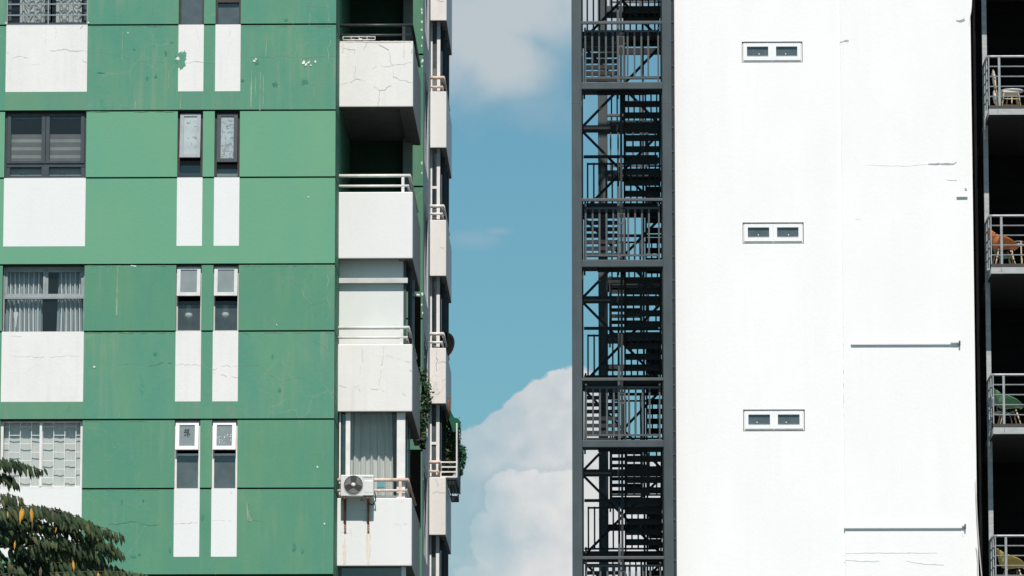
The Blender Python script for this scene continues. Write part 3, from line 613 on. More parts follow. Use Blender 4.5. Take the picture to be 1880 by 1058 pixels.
for sp_ in side_posts: q = MB(); q.box(*sp_); q.build('side_post', eo)
q = MB(); q.box(xe0, xe1 - .002, ye - .01, ye + .02, zlo, zhi, 'panel_white'); q.build('panel', eo)
q = MB(); q.face([(xe1 + .09, ye + .07, zlo), (xe1 + .09, ye + 2.2, zlo), (xe1 + .09, ye + 2.2, zhi), (xe1 + .09, ye + .07, zhi)], 'glass_sky'); q.build('pane', eo)
# floor 3 -> white framed window with a curtain
zhi, zlo = Zb(756) + .096, Zb(914.5) - .2; ye = YB + .16
def xb(px): return PX(px, ye, 840)
e = MB(); W = 'frame_white'
for a_, b_, d in ((622.5, 625.3, 0), (634.5, 643, -.02), (728.5, 744, -.03)): e.box(xb(a_), xb(b_), ye + d, ye + .1, zlo, zhi, W)
e.box(xb(625.3), xb(634.5), ye + .02, ye + .06, zhi - .03, zhi, W); e.box(xb(643), xb(728.5), ye - .01, ye + .07, zhi - .075, zhi, W)
zz = PZ(911, ye); e.box(xb(643), xb(728.5), ye - .01, ye + .07, zz - .06, zz, W)
side_posts = [(xb(741.5), xb(744.5), ye + .95, ye + 1.02, zlo, zhi, 'frame_grey'), (xb(741.5), xb(744.5), ye + 2.2, ye + 2.27, zlo, zhi, 'frame_grey')]
eo = e.build('glazed_enclosure', bld, bevel=.004)
for sp_ in side_posts: q = MB(); q.box(*sp_); q.build('side_post', eo)
pane(eo, xb(643), xb(728.5), zz, zhi - .075, ye + .03, 'glass_clear'); pane(eo, xb(625.3), xb(634.5), zlo, zhi - .03, ye + .03, 'glass_dark')
q = MB(); q.face([(xb(743), ye + .1, zlo), (xb(743), ye + 2.2, zlo), (xb(743), ye + 2.2, zhi), (xb(743), ye + .1, zhi)], 'glass_dark'); q.build('pane', eo)
q = MB(); wavy(q, xb(641), xb(717), zlo, zhi, ye + .52, .035, 5.5, 'curtain_pale', 31, .1); q.build('curtain', eo)
q = MB(); q.quadY(xb(692), xb(706), PZ(898, ye + .06), PZ(886, ye + .06), ye + .06, 'teal_card'); q.build('paper_notice', eo)
# floor below the lowest parapet : window head just in frame
zhi, zlo = Zb(1039.5) + .096, Zb(1198) - .2; e = MB()
for a_, b_ in ((617, 620), (737, 745)): e.box(PX(a_, ye, 1050), PX(b_, ye, 1050), ye, ye + .1, zlo, zhi, W)
e.box(PX(620, ye, 1050), PX(737, ye, 1050), ye, ye + .08, zhi - .08, zhi, 'frame_grey')
eo = e.build('glazed_enclosure', bld); pane(eo, PX(620, ye, 1050), PX(737, ye, 1050), zlo, zhi - .08, ye + .04, 'glass_dirty')
q = MB(); p0, p1 = at(755.5, 541, YB + 2.5), at(770.5, 543, YB + 2.5); q.tube([p0, p1], .03, 'rail_white', 10); q.build('pipe', bld)

# second column of balconies further along the side
Zr = lambda py: PZ(py, Y2, 805)
RX0, RX1, RY1 = PX(789, Y2, 529), PX(819, Y2, 529), Y2 + 4.1
fas2 = [(-68, 38), (168, 271.5), (404, 507), (639, 741.3), (876, 982.5), (1112, 1218)]
cr2 = {2: [([(809, 455), (819, 457)], .025, 'crack'), ([(795, 465), (795, 472)], .012, 'crack')],
       3: [([(801, 640), (802, 662), (801, 680), (801, 692)], .04, 'crack'), ([(804, 668), (812, 665), (819, 666)], .02, 'crack'), ([(800, 725), (812, 717)], .016, 'crack'), ([(806, 700), (819, 696)], .010, 'crack')],
       4: [([(801, 878), (803, 890), (806, 905)], .03, 'crack'), ([(794, 905), (802, 903), (810, 906), (817, 905)], .03, 'crack')], 0: [([(800, 2), (815, 2)], .02, 'crack')]}
rmats = ['white_dirty', 'white_clean', 'cream_wall', 'cream_wall', 'cream_wall', 'cream_wall']
bal2 = []
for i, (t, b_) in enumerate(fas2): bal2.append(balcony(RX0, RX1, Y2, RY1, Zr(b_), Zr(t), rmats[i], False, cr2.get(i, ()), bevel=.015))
zdn = Zr(fas2[-1][1]) - 2.93
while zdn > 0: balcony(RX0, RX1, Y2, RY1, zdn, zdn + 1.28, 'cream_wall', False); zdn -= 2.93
rr_ = [None, (142, 159), (378, 392), (612.5, 628), (848, 865)]
for i in range(1, 5):
    rails(bal2[i], RX0, PX(815 if i < 4 else 809, Y2), Y2 + .06, RY1, [Zr(rr_[i][0]), Zr(rr_[i][1])], .04, 'rusty_white' if i in (1, 4) else 'rail_white', None, 'rusty_white' if i in (1, 4) else None, Zr(fas2[i][0]))
for i in range(0, 5):
    zhi, zlo = Zr(fas2[i][1]) + .096, Zr(fas2[i + 1][0]) - .1
    yw = Y2 + .35; e = MB()
    X2 = lambda px: PX(px, yw, 529)
    e.box(X2(790), X2(793), yw, yw + .08, zlo, zhi, 'frame_white'); e.box(X2(801.5), X2(807.5), yw - .03, yw + .07, zlo, zhi, 'frame_white')
    e.box(X2(793), X2(801.5), yw + .01, yw + .06, zlo + .9, zlo + .96, 'frame_white') if i % 2 else None
    for dy in (.9, 1.9, 2.9, 3.6): e.box(RX1 - .14, RX1 - .06, yw + dy, yw + dy + .07, zlo, zhi, 'frame_dark')
    eo = e.build('glazed_enclosure', bld)
    pane(eo, X2(793), X2(801.5), zlo, zhi, yw + .04, 'glass_sky' if i in (1, 2) else 'glass_dirty')
    q = MB(); q.face([(RX1 - .10, yw + .1, zlo), (RX1 - .10, yw + 3.6, zlo), (RX1 - .10, yw + 3.6, zhi), (RX1 - .10, yw + .1, zhi)], 'glass_dark'); q.build('pane', eo)
    q = MB(); q.face([(RX0 + .01, yw + .9, zlo), (RX1 - .16, yw + .9, zlo), (RX1 - .16, yw + .9, zhi), (RX0 + .01, yw + .9, zhi)], 'room_wall'); q.build('inner_wall', eo)
    if i == 0: q = MB(); wavy(q, X2(793.5), X2(799.5), zlo, zlo + .75, yw + .2, .015, 2, 'curtain_pale', 5); q.build('curtain', eo)

# ---- things on the balconies
# air conditioner
ya = YB - .36; Xa = lambda px: PX(px, ya, 890)
za0, za1 = PZ(911, ya, 655), PZ(872, ya, 655); xa0, xa1 = Xa(625.5), Xa(686)
ac = thing('air_conditioner', 'white outdoor air conditioner unit on rusty brackets below the curtained balcony window', 'air conditioner', ((xa0 + xa1) / 2, ya + .15, za0))
q = MB(); q.box(xa0, xa1, ya, ya + .29, za0, za1, 'ac_white'); x = Xa(665); q.box(xa1 - .21, xa1 + .002, ya - .006, ya + .1, za0 - .004, za0 + .02, 'ac_dark'); q.box(x + .03, xa1 - .01, ya - .004, ya + .1, za0 + .06, za1 - .11, 'ac_white'); q.build('body', ac, bevel=.012)
cx, cz = Xa(648.8), PZ(891.3, ya); R_ = .188
q = MB(); q.disc((cx, ya - .004, cz), (0, -1, 0), R_, 'ac_dark', 36); q.disc((cx, ya - .012, cz), (0, -1, 0), R_, 'ac_white', 36, R_ - .008)
fg = q.build('fan_opening', ac)
for k in range(3):
    q = MB(); t0 = .5 + k * 2.094
    q.grid(lambda u, v: (cx + (.03 + .135 * u) * math.cos(t0 + (v - .5) * (.5 + .9 * u)), ya - .010 - .008 * v, cz + (.03 + .135 * u) * math.sin(t0 + (v - .5) * (.5 + .9 * u))), 6, 6, 'ac_blade'); q.build('fan_blade', fg)
q = MB()
for k in range(1, 8): q.tube([(cx + R_ * k / 8 * math.cos(t * .262), ya - .024, cz + R_ * k / 8 * math.sin(t * .262)) for t in range(25)], .0022, 'ac_dark', 4, False)
for k in range(24): q.tube([(cx + .04 * math.cos(k * .262), ya - .024, cz + .04 * math.sin(k * .262)), (cx + R_ * math.cos(k * .262 + .25), ya - .02, cz + R_ * math.sin(k * .262 + .25))], .002, 'ac_dark', 4, False)
q.build('fan_guard', fg)
q = MB(); q.disc((cx, ya - .03, cz), (0, -1, 0), .04, 'ac_white', 24); q.tube([(cx, ya - .03, cz), (cx, ya - .006, cz)], .04, 'ac_white', 24, False); q.build('hub', fg)
tc = bpy.data.curves.new('logo', 'FONT'); tc.body = 'SAMSUNG'; tc.size = .036; tc.extrude = .001; tc.align_x = 'LEFT'
to = bpy.data.objects.new('logo', tc); COL.objects.link(to); dg = bpy.context.evaluated_depsgraph_get(); me = bpy.data.meshes.new_from_object(to.evaluated_get(dg)); bpy.data.objects.remove(to)
p = at(667, 877.8, ya - .004); wdt = max(v.co.x for v in me.vertices); me.transform(Matrix.Translation((p.x, p.y, p.z)) @ Matrix.Rotation(RAD(90), 4, 'X') @ Matrix.Scale(.172 / wdt, 4, (1, 0, 0)))
me.materials.clear(); me.materials.append(M['logo_blue']); lo = bpy.data.objects.new('logo', me); COL.objects.link(lo); lo.parent = ac; lo.location = -ac.location
for px in (634, 676.5):
    q = MB(); x = PX(px, YB, 940); zb = PZ(978, YB - .02); zt = za0 - .01
    q.box(x - .02, x + .02, YB - .03, YB - .006, zb, zt, 'rust'); q.box(x - .02, x + .02, ya + .0, YB - .03, zt - .04, zt, 'rust'); q.bar((x, ya + .05, zt - .03), (x, YB - .02, zb + .14), .03, .02, 'rust')
    for k in range(4): q.box(x - .006, x + .006, YB - .034, YB - .0301, zb + .03 + k * .045, zb + .045 + k * .045, 'white_dirty')
    q.build('bracket', ac)
q = MB(); xx = xa1 + .02; q.tube([(xa1 - .003, ya + .2, za0 + .1), (xx, ya + .2, za0 + .08), (xx + .01, ya + .22, za0 - .06), (xx - .05, ya + .3, za0 - .14), (xx - .12, YB - .01, za0 - .1)], .012, 'rail_dark', 6); q.build('pipe', ac); q = MB(); q.tube([(xx - .25, ya + .25, za0 - .002), (xx - .28, ya + .22, za0 - .06), (xx - .22, ya + .2, za0 - .05)], .006, 'wire_dark', 5); q.build('cable', ac); q = MB(); q.tube([(xa0 + .06, ya + .1, za0), (xa0 + .0, ya + .12, za0 - .07), (xa0 + .1, ya + .12, za0 - .05)], .006, 'wire_dark', 5)
q.build('cable', ac)
# rack on the top balcony
q = MB(); z0, z1 = PZ(75, YB + .06), PZ(69, YB + .06); x0, x1 = PX(629.5, YB, 72), PX(688.5, YB, 72)
for z in (z0 + .006, z1): q.tube([(x0, YB + .05, z), (x1, YB + .05, z)], .008, 'frame_white', 6); q.tube([(x0, YB + .11, z), (x1, YB + .11, z)], .008, 'frame_white', 6)
for i in range(5): x = x0 + (x1 - x0) * i / 4; q.tube([(x, YB + .05, z0), (x, YB + .05, z1)], .007, 'frame_white', 6)
for i in range(3): x = x0 + .2 + i * .14; q.box(x - .03, x + .03, YB + .06, YB + .1, z0, z0 + .02 + .01 * (i % 2), 'pale_globe')
tag(q.build('drying_rack'), 'low white wire rack on the cracked parapet of the uppermost full balcony', 'rack')
# satellite dish
ds = thing('satellite_dish', 'dark round satellite dish fixed behind the side of a cream balcony', 'satellite dish', at(816, 640, Y2 + 2.2))
q = MB(); c = at(815, 637, Y2 + 2.2); ax = Vector((-.55, -.80, .22)); q.disc(c, ax, .345, 'dish_dark', 36, 0, .06); q.build('dish', ds, solid=.012)
q = MB(); q.tube([c - ax * .0, c + Vector((-.12, .1, -.05))], .022, 'dish_dark'); q.tube([c + Vector((0, 0, -.26)), c + ax * .34], .01, 'dish_dark'); q.build('arm', ds)

def leaf(mb, p, d, nrm, L, W, m):
    d = d.normalized(); sd = d.cross(nrm).normalized(); n = sd.cross(d)
    p = Vector(p); a = p; t = p + d * L - n * L * .10
    l1, r1 = p + d * L * .35 + sd * W * .5 - n * W * .12, p + d * L * .35 - sd * W * .5 - n * W * .12
    l2, r2 = p + d * L * .7 + sd * W * .38 - n * W * .2, p + d * L * .7 - sd * W * .38 - n * W * .2
    c1, c2 = p + d * L * .35 + n * W * .06, p + d * L * .7
    b = len(mb.v); mb.v += [tuple(q) for q in (a, l1, l2, t, r2, r1, c1, c2)]
    for f in ((0, 6, 1), (1, 6, 7, 2), (2, 7, 3), (0, 5, 6), (5, 4, 7, 6), (4, 3, 7)): mb.f.append(tuple(b + i for i in f)); mb.m.append(mb.mi(m)); mb.sm.append(False)
def rv(r=random): 
    return Vector((r.gauss(0, 1), r.gauss(0, 1), r.gauss(0, 1))).normalized()
def tuft(mb, c, rx, rz, n, L, ms, ry=.2):
    for _ in range(n):
        cl = lambda g: max(-1.5, min(1.5, random.gauss(0, 1))) * g
        p = Vector(c) + Vector((cl(rx), cl(ry), cl(rz)))
        leaf(mb, p, (rv() + Vector((0, 0, -.5))), rv(), L * random.uniform(.6, 1.3), L * .6, random.choice(ms))
# creeper hanging down behind the first balcony column
hp = thing('hanging_plant', 'dark green creeper hanging beside the first column of white balconies', 'plant', at(777, 690, 116))
q = MB(); lv = MB()
for k in range(5):
    pts = [at(773 + k * 2.2 + random.uniform(-1, 1) + 2.5 * math.sin(i * .9 + k), 678 + i * (14 + 3 * k % 5), 115.5 + .2 * k) for i in range(9)]
    q.tube(pts, .008, 'twig', 5)
for y in range(682, 822, 3):
    x = 778 + 3.5 * math.sin(y * .045) + (3 if 700 < y < 735 else 0); sp = .03 + .03 * math.sin((y - 676) / 146 * 3.14)
    tuft(lv, at(x, y, 115.6), sp, .05, 16, .075, ['ivy_leaf'] * 7 + ['ivy_light'])
q.build('stem', hp); lv.build('foliage', hp)
# planter ledge under it
q = MB(); p0, p1 = at(759, 812, 115.6), at(779, 812, 115.6); q.box(p0.x, p1.x, 115.3, 116.2, p0.z, p0.z + .06, 'frame_brown'); q.build('ledge', bld)
# cage of railings with shade net at the second column
YC0, YC1 = Y2 + .25, Y2 + 2.9
cg = thing('balcony_cage', 'white metal plant cage with green shade net jutting from the low cream balcony', 'cage', at(825, 876, YC0))
Xc = lambda px: PX(px, YC0, 830); Zc = lambda py: PZ(py, YC0, 825)
q = MB(); xl, xr_ = Xc(810.5), Xc(839.5)
for py in (848.5, 857.5, 866.5, 875.5): z = Zc(py); q.box(xl, xr_, YC0, YC0 + .025, z - .016, z + .016, 'rail_white'); q.box(xr_ - .025, xr_, YC0 + .026, YC1, z - .014, z + .014, 'rail_dark' if py > 870 else 'frame_grey')
q.box(xl - .03, xl, YC0 - .004, YC0 + .03, Zc(876.5), Zc(847), 'rail_white'); q.box(xr_ - .028, xr_ + .004, YC0 - .006, YC0 + .03, Zc(877), Zc(777), 'rail_white'); q.box(xr_ - .03, xr_, YC1, YC1 + .03, Zc(876), Zc(772), 'rail_dark')
for k in range(1, 8): y = YC0 + (YC1 - YC0) * k / 8; q.box(xr_ - .018, xr_ - .004, y, y + .016, Zc(875), Zc(778), 'frame_grey')
q.build('railing', cg)
q = MB(); z = Zc(877.5)
for k in range(9): y = YC0 + (YC1 - YC0) * k / 8; q.box(RX1 + .005, xr_, y, y + .10, z - .03, z, 'rail_dark')
for k in range(4): x = RX1 + .02 + (xr_ - RX1 - .05) * k / 3; q.box(x, x + .03, YC0, YC1 + .1, z - .05, z - .031, 'rail_dark')
q.build('floor_grate', cg)
q = MB(); za_ = Zc(905)
for k in range(4): y = YC0 + .6 + k * .3; q.box(Xc(825), Xc(839), y, y + .09, za_ - .03, za_, 'rail_dark')
for x in (Xc(825), Xc(838)): q.box(x, x + .02, YC0 + .6, YC0 + 1.6, za_, za_ + .02, 'rail_dark'); q.box(x, x + .02, YC0 + 1.4, YC0 + 1.43, za_ + .021, Zc(882), 'rail_dark')
q.build('lower_tray', cg)
q = MB(); n0, n1, n2, n3 = at(821, 753, YC0 + .3), at(844, 774, YC0 + .1), at(846.5, 793, YC0 + 1.8), at(823, 772, YC0 + 1.9)
q.grid(lambda u, v: (Vector(n0) * (1 - u) + Vector(n1) * u) * (1 - v) + (Vector(n3) * (1 - u) + Vector(n2) * u) * v + Vector((0, 0, .05 * math.sin(u * 7 + v * 3) + random.uniform(-.01, .01))), 10, 10, 'net_green')
q.grid(lambda u, v: (n0 * (1 - u) + n1 * u) + Vector((0, -.01, -v * (.16 + .20 * (1 - abs(2 * u - 1))) + .03 * math.sin(u * 9))), 10, 4, 'net_green'); q.build('shade_net', cg)
q = MB(); p = at(823.5, 730, Y2 + .5); q.tube([p, p + Vector((.0, 0, -.45))], .03, 'rust', 8); q.build('downpipe', bld)
cp = thing('potted_plant', 'bushy green plants spilling out of the white balcony cage', 'plant', at(838, 870, YC0 + 1.5))
lv = MB(); tuft(lv, at(829, 818, YC0 + 1.3), .085, .36, 900, .10, ['ivy_leaf'] * 5 + ['ivy_light'], .35); tuft(lv, at(848, 838, YC0 + 2.2), .05, .14, 300, .075, ['bush_green', 'bush_green', 'ivy_leaf'], .2); tuft(lv, at(844, 800, YC0 + 2.0), .018, .26, 60, .05, ['ivy_leaf', 'ivy_light', 'ivy_leaf'], .3); tuft(lv, at(846, 858, YC0 + 2.2), .03, .12, 80, .07, ['ivy_leaf'], .2)
lv.build('foliage', cp); q = MB()
for k in range(4): q.tube([at(822 + 5 * k, 872, YC0 + 1 + .4 * k), at(824 + 6 * k, 830, YC0 + 1.2 + .4 * k), at(822 + 8 * k, 795, YC0 + 1.4 + .3 * k)], .012, 'twig', 5)
q.build('stem', cp)
q = MB(); p = at(824, 874, YC0 + 1.4); q.tube([p, p + Vector((0, 0, .22))], [.09, .13], 'rust', 14); q.build('pot', cp)

# ================================================================== STAIR TOWERS
YT = 104.0; TD = 4.6
tx = [PX(1050, YT), PX(1068.3, YT), PX(1217.6, YT), PX(1234.6, YT)]
lev = [PZ(py, YT, 1140) for py in (-505, -177, 150.5, 477, 808, 1137, 1466)]
def stair_tower(dx, dy, label, nf):
    root = thing('stair_tower', label, 'stair tower', (tx[0] + dx + 1, YT + dy, 0))
    x0, x1, x2, x3 = [x + dx for x in tx]; Y0 = YT + dy; YBk = Y0 + TD; xc = (x1 + x2) / 2
    st = 'steel_dark'
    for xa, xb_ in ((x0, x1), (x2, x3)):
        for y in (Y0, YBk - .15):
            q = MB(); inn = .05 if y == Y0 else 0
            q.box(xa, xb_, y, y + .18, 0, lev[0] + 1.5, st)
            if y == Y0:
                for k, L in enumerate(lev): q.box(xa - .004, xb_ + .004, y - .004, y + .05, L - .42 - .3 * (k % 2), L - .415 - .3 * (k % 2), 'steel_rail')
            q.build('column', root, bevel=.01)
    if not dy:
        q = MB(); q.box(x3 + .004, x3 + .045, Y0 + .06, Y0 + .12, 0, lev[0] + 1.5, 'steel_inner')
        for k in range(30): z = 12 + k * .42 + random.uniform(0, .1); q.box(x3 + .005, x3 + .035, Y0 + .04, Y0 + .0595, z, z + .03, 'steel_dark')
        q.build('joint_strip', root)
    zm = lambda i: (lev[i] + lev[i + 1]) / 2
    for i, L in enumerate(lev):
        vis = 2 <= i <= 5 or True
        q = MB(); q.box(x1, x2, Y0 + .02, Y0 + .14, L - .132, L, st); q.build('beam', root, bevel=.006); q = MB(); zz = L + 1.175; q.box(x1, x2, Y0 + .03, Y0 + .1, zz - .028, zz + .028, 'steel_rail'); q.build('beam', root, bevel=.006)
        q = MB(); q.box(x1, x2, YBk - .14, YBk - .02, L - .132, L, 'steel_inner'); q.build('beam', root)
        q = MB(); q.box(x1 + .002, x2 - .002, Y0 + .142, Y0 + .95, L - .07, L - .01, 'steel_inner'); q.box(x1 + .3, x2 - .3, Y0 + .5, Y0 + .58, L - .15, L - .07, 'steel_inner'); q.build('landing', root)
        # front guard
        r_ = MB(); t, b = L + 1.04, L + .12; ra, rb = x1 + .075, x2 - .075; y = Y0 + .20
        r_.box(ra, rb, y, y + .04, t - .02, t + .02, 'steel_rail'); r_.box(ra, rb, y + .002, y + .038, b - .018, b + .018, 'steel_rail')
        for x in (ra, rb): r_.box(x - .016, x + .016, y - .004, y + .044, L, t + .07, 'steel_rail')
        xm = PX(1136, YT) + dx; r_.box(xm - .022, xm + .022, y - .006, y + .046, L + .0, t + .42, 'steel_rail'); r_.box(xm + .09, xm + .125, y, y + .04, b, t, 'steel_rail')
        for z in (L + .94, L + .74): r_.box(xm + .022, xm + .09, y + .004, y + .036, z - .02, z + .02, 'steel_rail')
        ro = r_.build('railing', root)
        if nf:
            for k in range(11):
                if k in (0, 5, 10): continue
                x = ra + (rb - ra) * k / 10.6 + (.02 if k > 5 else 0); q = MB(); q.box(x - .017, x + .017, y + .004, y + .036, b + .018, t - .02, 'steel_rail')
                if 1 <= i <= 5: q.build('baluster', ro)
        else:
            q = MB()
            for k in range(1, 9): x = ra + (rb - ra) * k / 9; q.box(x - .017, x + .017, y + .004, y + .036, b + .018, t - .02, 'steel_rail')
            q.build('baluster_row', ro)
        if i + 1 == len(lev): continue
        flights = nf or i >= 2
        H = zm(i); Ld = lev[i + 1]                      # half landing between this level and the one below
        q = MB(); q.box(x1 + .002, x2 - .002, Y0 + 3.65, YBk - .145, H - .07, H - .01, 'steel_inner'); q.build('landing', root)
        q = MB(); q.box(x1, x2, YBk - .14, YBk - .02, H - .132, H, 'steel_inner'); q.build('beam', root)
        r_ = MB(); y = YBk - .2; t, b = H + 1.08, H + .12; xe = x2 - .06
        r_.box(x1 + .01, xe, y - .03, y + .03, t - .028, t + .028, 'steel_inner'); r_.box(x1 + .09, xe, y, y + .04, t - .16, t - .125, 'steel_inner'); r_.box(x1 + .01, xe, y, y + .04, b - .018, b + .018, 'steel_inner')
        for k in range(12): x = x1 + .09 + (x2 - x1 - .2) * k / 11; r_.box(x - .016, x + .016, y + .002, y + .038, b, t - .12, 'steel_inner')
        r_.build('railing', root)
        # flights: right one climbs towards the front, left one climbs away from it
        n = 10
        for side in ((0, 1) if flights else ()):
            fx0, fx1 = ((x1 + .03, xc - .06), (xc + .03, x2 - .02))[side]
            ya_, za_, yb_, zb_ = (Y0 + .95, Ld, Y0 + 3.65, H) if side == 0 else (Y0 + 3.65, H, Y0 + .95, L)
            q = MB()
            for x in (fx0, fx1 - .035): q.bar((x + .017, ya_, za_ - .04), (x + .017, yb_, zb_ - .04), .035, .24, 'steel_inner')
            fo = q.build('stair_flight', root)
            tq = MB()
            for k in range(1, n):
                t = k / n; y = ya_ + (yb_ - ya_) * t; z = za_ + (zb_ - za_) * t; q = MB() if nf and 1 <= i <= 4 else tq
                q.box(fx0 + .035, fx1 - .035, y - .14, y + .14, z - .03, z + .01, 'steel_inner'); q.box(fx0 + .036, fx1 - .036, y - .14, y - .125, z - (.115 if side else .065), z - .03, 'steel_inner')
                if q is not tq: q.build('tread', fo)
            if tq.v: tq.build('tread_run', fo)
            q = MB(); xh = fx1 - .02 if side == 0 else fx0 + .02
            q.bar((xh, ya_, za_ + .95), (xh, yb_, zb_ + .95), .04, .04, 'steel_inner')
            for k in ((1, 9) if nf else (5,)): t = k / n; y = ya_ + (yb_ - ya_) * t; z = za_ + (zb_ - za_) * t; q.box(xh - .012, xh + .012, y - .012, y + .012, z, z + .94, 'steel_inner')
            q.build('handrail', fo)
        # cross braces in the back plane
        for zt_, zb_, in (((L - .14, H + .01), (H - .14, Ld + .01)) if nf else ()):
            q = MB(); y = YBk - .09; q.bar((x1 + .01, y, zt_), (x2 - .01, y, zb_), .048, .05, 'steel_inner', (0, 1, 0)); q.bar((x2 - .01, y + .055, zt_), (x1 + .01, y + .055, zb_), .048, .05, 'steel_inner', (0, 1, 0)); q.build('brace', root)
    q = MB(); q.box(xc - .04, xc + .005, Y0 + .96, Y0 + 1.02, 0, lev[0], 'steel_inner'); q.build('post', root)
    return root
stair_tower(0, 0, 'dark grey steel fire escape tower standing against the plain white wall', True)
YS2 = YT + 9.5
stair_tower(PX(1098.5, YS2) - tx[0], 9.5, 'grey steel stair tower seen through the open flights of the front fire escape', False)

# ================================================================== WHITE BUILDING
YW = 104.3
wb = thing('tower_block', 'blank bright white rendered tower with three pairs of tiny windows', 'building', (PX(1500, YW), YW + 6, 0))
WX0, WX1 = PX(1240.3, YW), PX(1787.5, YW, 480)
WZT = PZ(-900, YW); Zw = lambda py, px=1420: PZ(py, YW, px)
wn = [((1362, 1473.3), (76.5, 115)), ((1363.5, 1475.5), (408.5, 447.5)), ((1364.5, 1477.5), (752, 792))]
rects = [(PX(x0, YW, (y0 + y1) / 2), PX(x1, YW, (y0 + y1) / 2), Zw(y1), Zw(y0)) for (x0, x1), (y0, y1) in wn]
q = MB(); zc = WZT; RW = 'render_white'
xL = min(r[0] for r in rects); 
for r in rects:
    a, b, z0, z1 = r
    q.quadY(WX0, a, z0, z1, YW, RW); q.quadY(b, WX1, z0, z1, YW, RW); q.quadY(WX0, WX1, z1, zc, YW, RW); zc = z0
    d = YW + .12
    for fc in ([(a, YW, z0), (a, d, z0), (a, d, z1), (a, YW, z1)], [(b, d, z0), (b, YW, z0), (b, YW, z1), (b, d, z1)], [(a, YW, z1), (a, d, z1), (b, d, z1), (b, YW, z1)], [(a, YW, z0), (b, YW, z0), (b, d, z0), (a, d, z0)]): q.face(fc, RW)
    d2 = YW + 1.; q.box(a - .2, b + .2, d, d2, z0 - .2, z1 + .2, 'room') if False else q.quadY(a - .3, b + .3, z0 - .3, z1 + .3, d2, 'room')
q.quadY(WX0, WX1, 0, zc, YW, RW)
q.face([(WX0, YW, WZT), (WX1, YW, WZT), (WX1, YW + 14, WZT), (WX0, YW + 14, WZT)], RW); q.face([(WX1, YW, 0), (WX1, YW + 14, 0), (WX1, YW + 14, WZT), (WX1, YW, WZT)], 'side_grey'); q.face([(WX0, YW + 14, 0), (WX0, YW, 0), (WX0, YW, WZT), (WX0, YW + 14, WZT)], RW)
q.build('wall', wb)
marks_ = None
# thicker slab of render on the right part with a ragged edge
q = MB(); ys = YW - .03; xa = PX(1547, YW); edge = []
zz = Zw(1100, 1780)
rr = random.Random(3)
pe = [(1783.6, -60), (1784.5, 0), (1784, 12), (1783, 22), (1780.5, 34), (1778.6, 46), (1779.2, 80), (1780, 120), (1781, 240), (1782.5, 340), (1783, 420), (1786, 520), (1788, 640), (1790.5, 800), (1792.5, 880), (1794, 950), (1797, 1062)]
pts = [(at(x, y, ys).x, at(x, y, ys).z) for x, y in pe]
for (x0, z0), (x1, z1) in zip(pts, pts[1:]):
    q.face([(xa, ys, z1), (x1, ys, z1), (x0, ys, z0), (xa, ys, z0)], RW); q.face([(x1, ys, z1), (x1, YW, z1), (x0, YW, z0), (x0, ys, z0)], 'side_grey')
    q.face([(xa, ys, z1), (xa, ys, z0), (xa, YW, z0), (xa, YW, z1)], RW)
for k_, (ps, wd_, mm) in enumerate([([(1590, 303), (1660, 305), (1704, 302)], .012, 'plaster_line'), ([(1541, 78), (1551, 76), (1558, 75)], .034, 'plaster_dark'), ([(1756, 38), (1763, 39), (1771, 36)], .042, 'plaster_dark'), ([(1704, 301.5), (1730, 301), (1750, 302), (1756, 298)], .034, 'plaster_dark'), ([(1548, 1016), (1600, 1015), (1720, 1015)], .02, 'plaster_line'), ([(1550, 1028), (1580, 1030), (1615, 1030)], .03, 'plaster_line'), ([(1665, 1030), (1700, 1035), (1733, 1037)], .03, 'plaster_line'), ([(1548, 20), (1548, 130)], .008, 'plaster_line'), ([(1548, 480), (1549, 760)], .008, 'plaster_line'), ([(1581, 968.5), (1620, 967)], .016, 'plaster_line'), ([(1571, 403), (1580, 403)], .012, 'plaster_line'), ([(1738, 330), (1757, 331)], .014, 'plaster_line'), ([(1773, 346), (1773.5, 350)], .05, 'plaster_dark'), ([(1767, 968), (1768, 985)], .014, 'plaster_line'), ([(1766, 1000), (1766, 1056)], .010, 'plaster_line')]):
    q.ribbon(tr(ps, ys), wd_, mm, ys - .004 - .0003 * k_, .006)
q.build('render_coat', wb)
for a, b, z0, z1 in rects:
    yw = YW + .03; f = MB(); xm = (a + b) / 2; fw = .10
    frame_rect(f, a + .012, b - .012, z0 + .022, z1 - .014, yw, yw + .08, .015, 'frame_bright', .012, .012)
    f.box(xm - .0055, xm + .0055, yw - .008, yw + .07, z0 + .036, z1 - .027, 'frame_bright')
    fo = f.build('window', wb)
    for xa, xb_ in ((a + .03, xm - .006), (xm + .006, b - .03)):
        s_ = MB(); frame_rect(s_, xa, xb_, z0 + .05, z1 - .03, yw - .012, yw + .05, .07, 'frame_bright', .065, .07); so = s_.build('sash', fo, bevel=.003)
        pane(fo, xa + .07, xb_ - .07, z0 + .12, z1 - .095, yw + .03, 'glass_dirty')
        s_ = MB(); s_.box(xa + .07, xb_ - .07, yw + .02, yw + .028, z0 + .12, z0 + .145, 'frame_grey'); p = (xa + xb_) / 2 + random.uniform(-.06, .06); s_.box(p, p + .02, yw + .021, yw + .028, z0 + .17, z0 + .19, 'pale_globe'); s_.build('catch', fo)
        s_ = MB(); s_.box(xa, xb_, yw - .02, yw + .01, z0 + .026, z0 + .042, 'frame_grey'); s_.build('sill', fo)
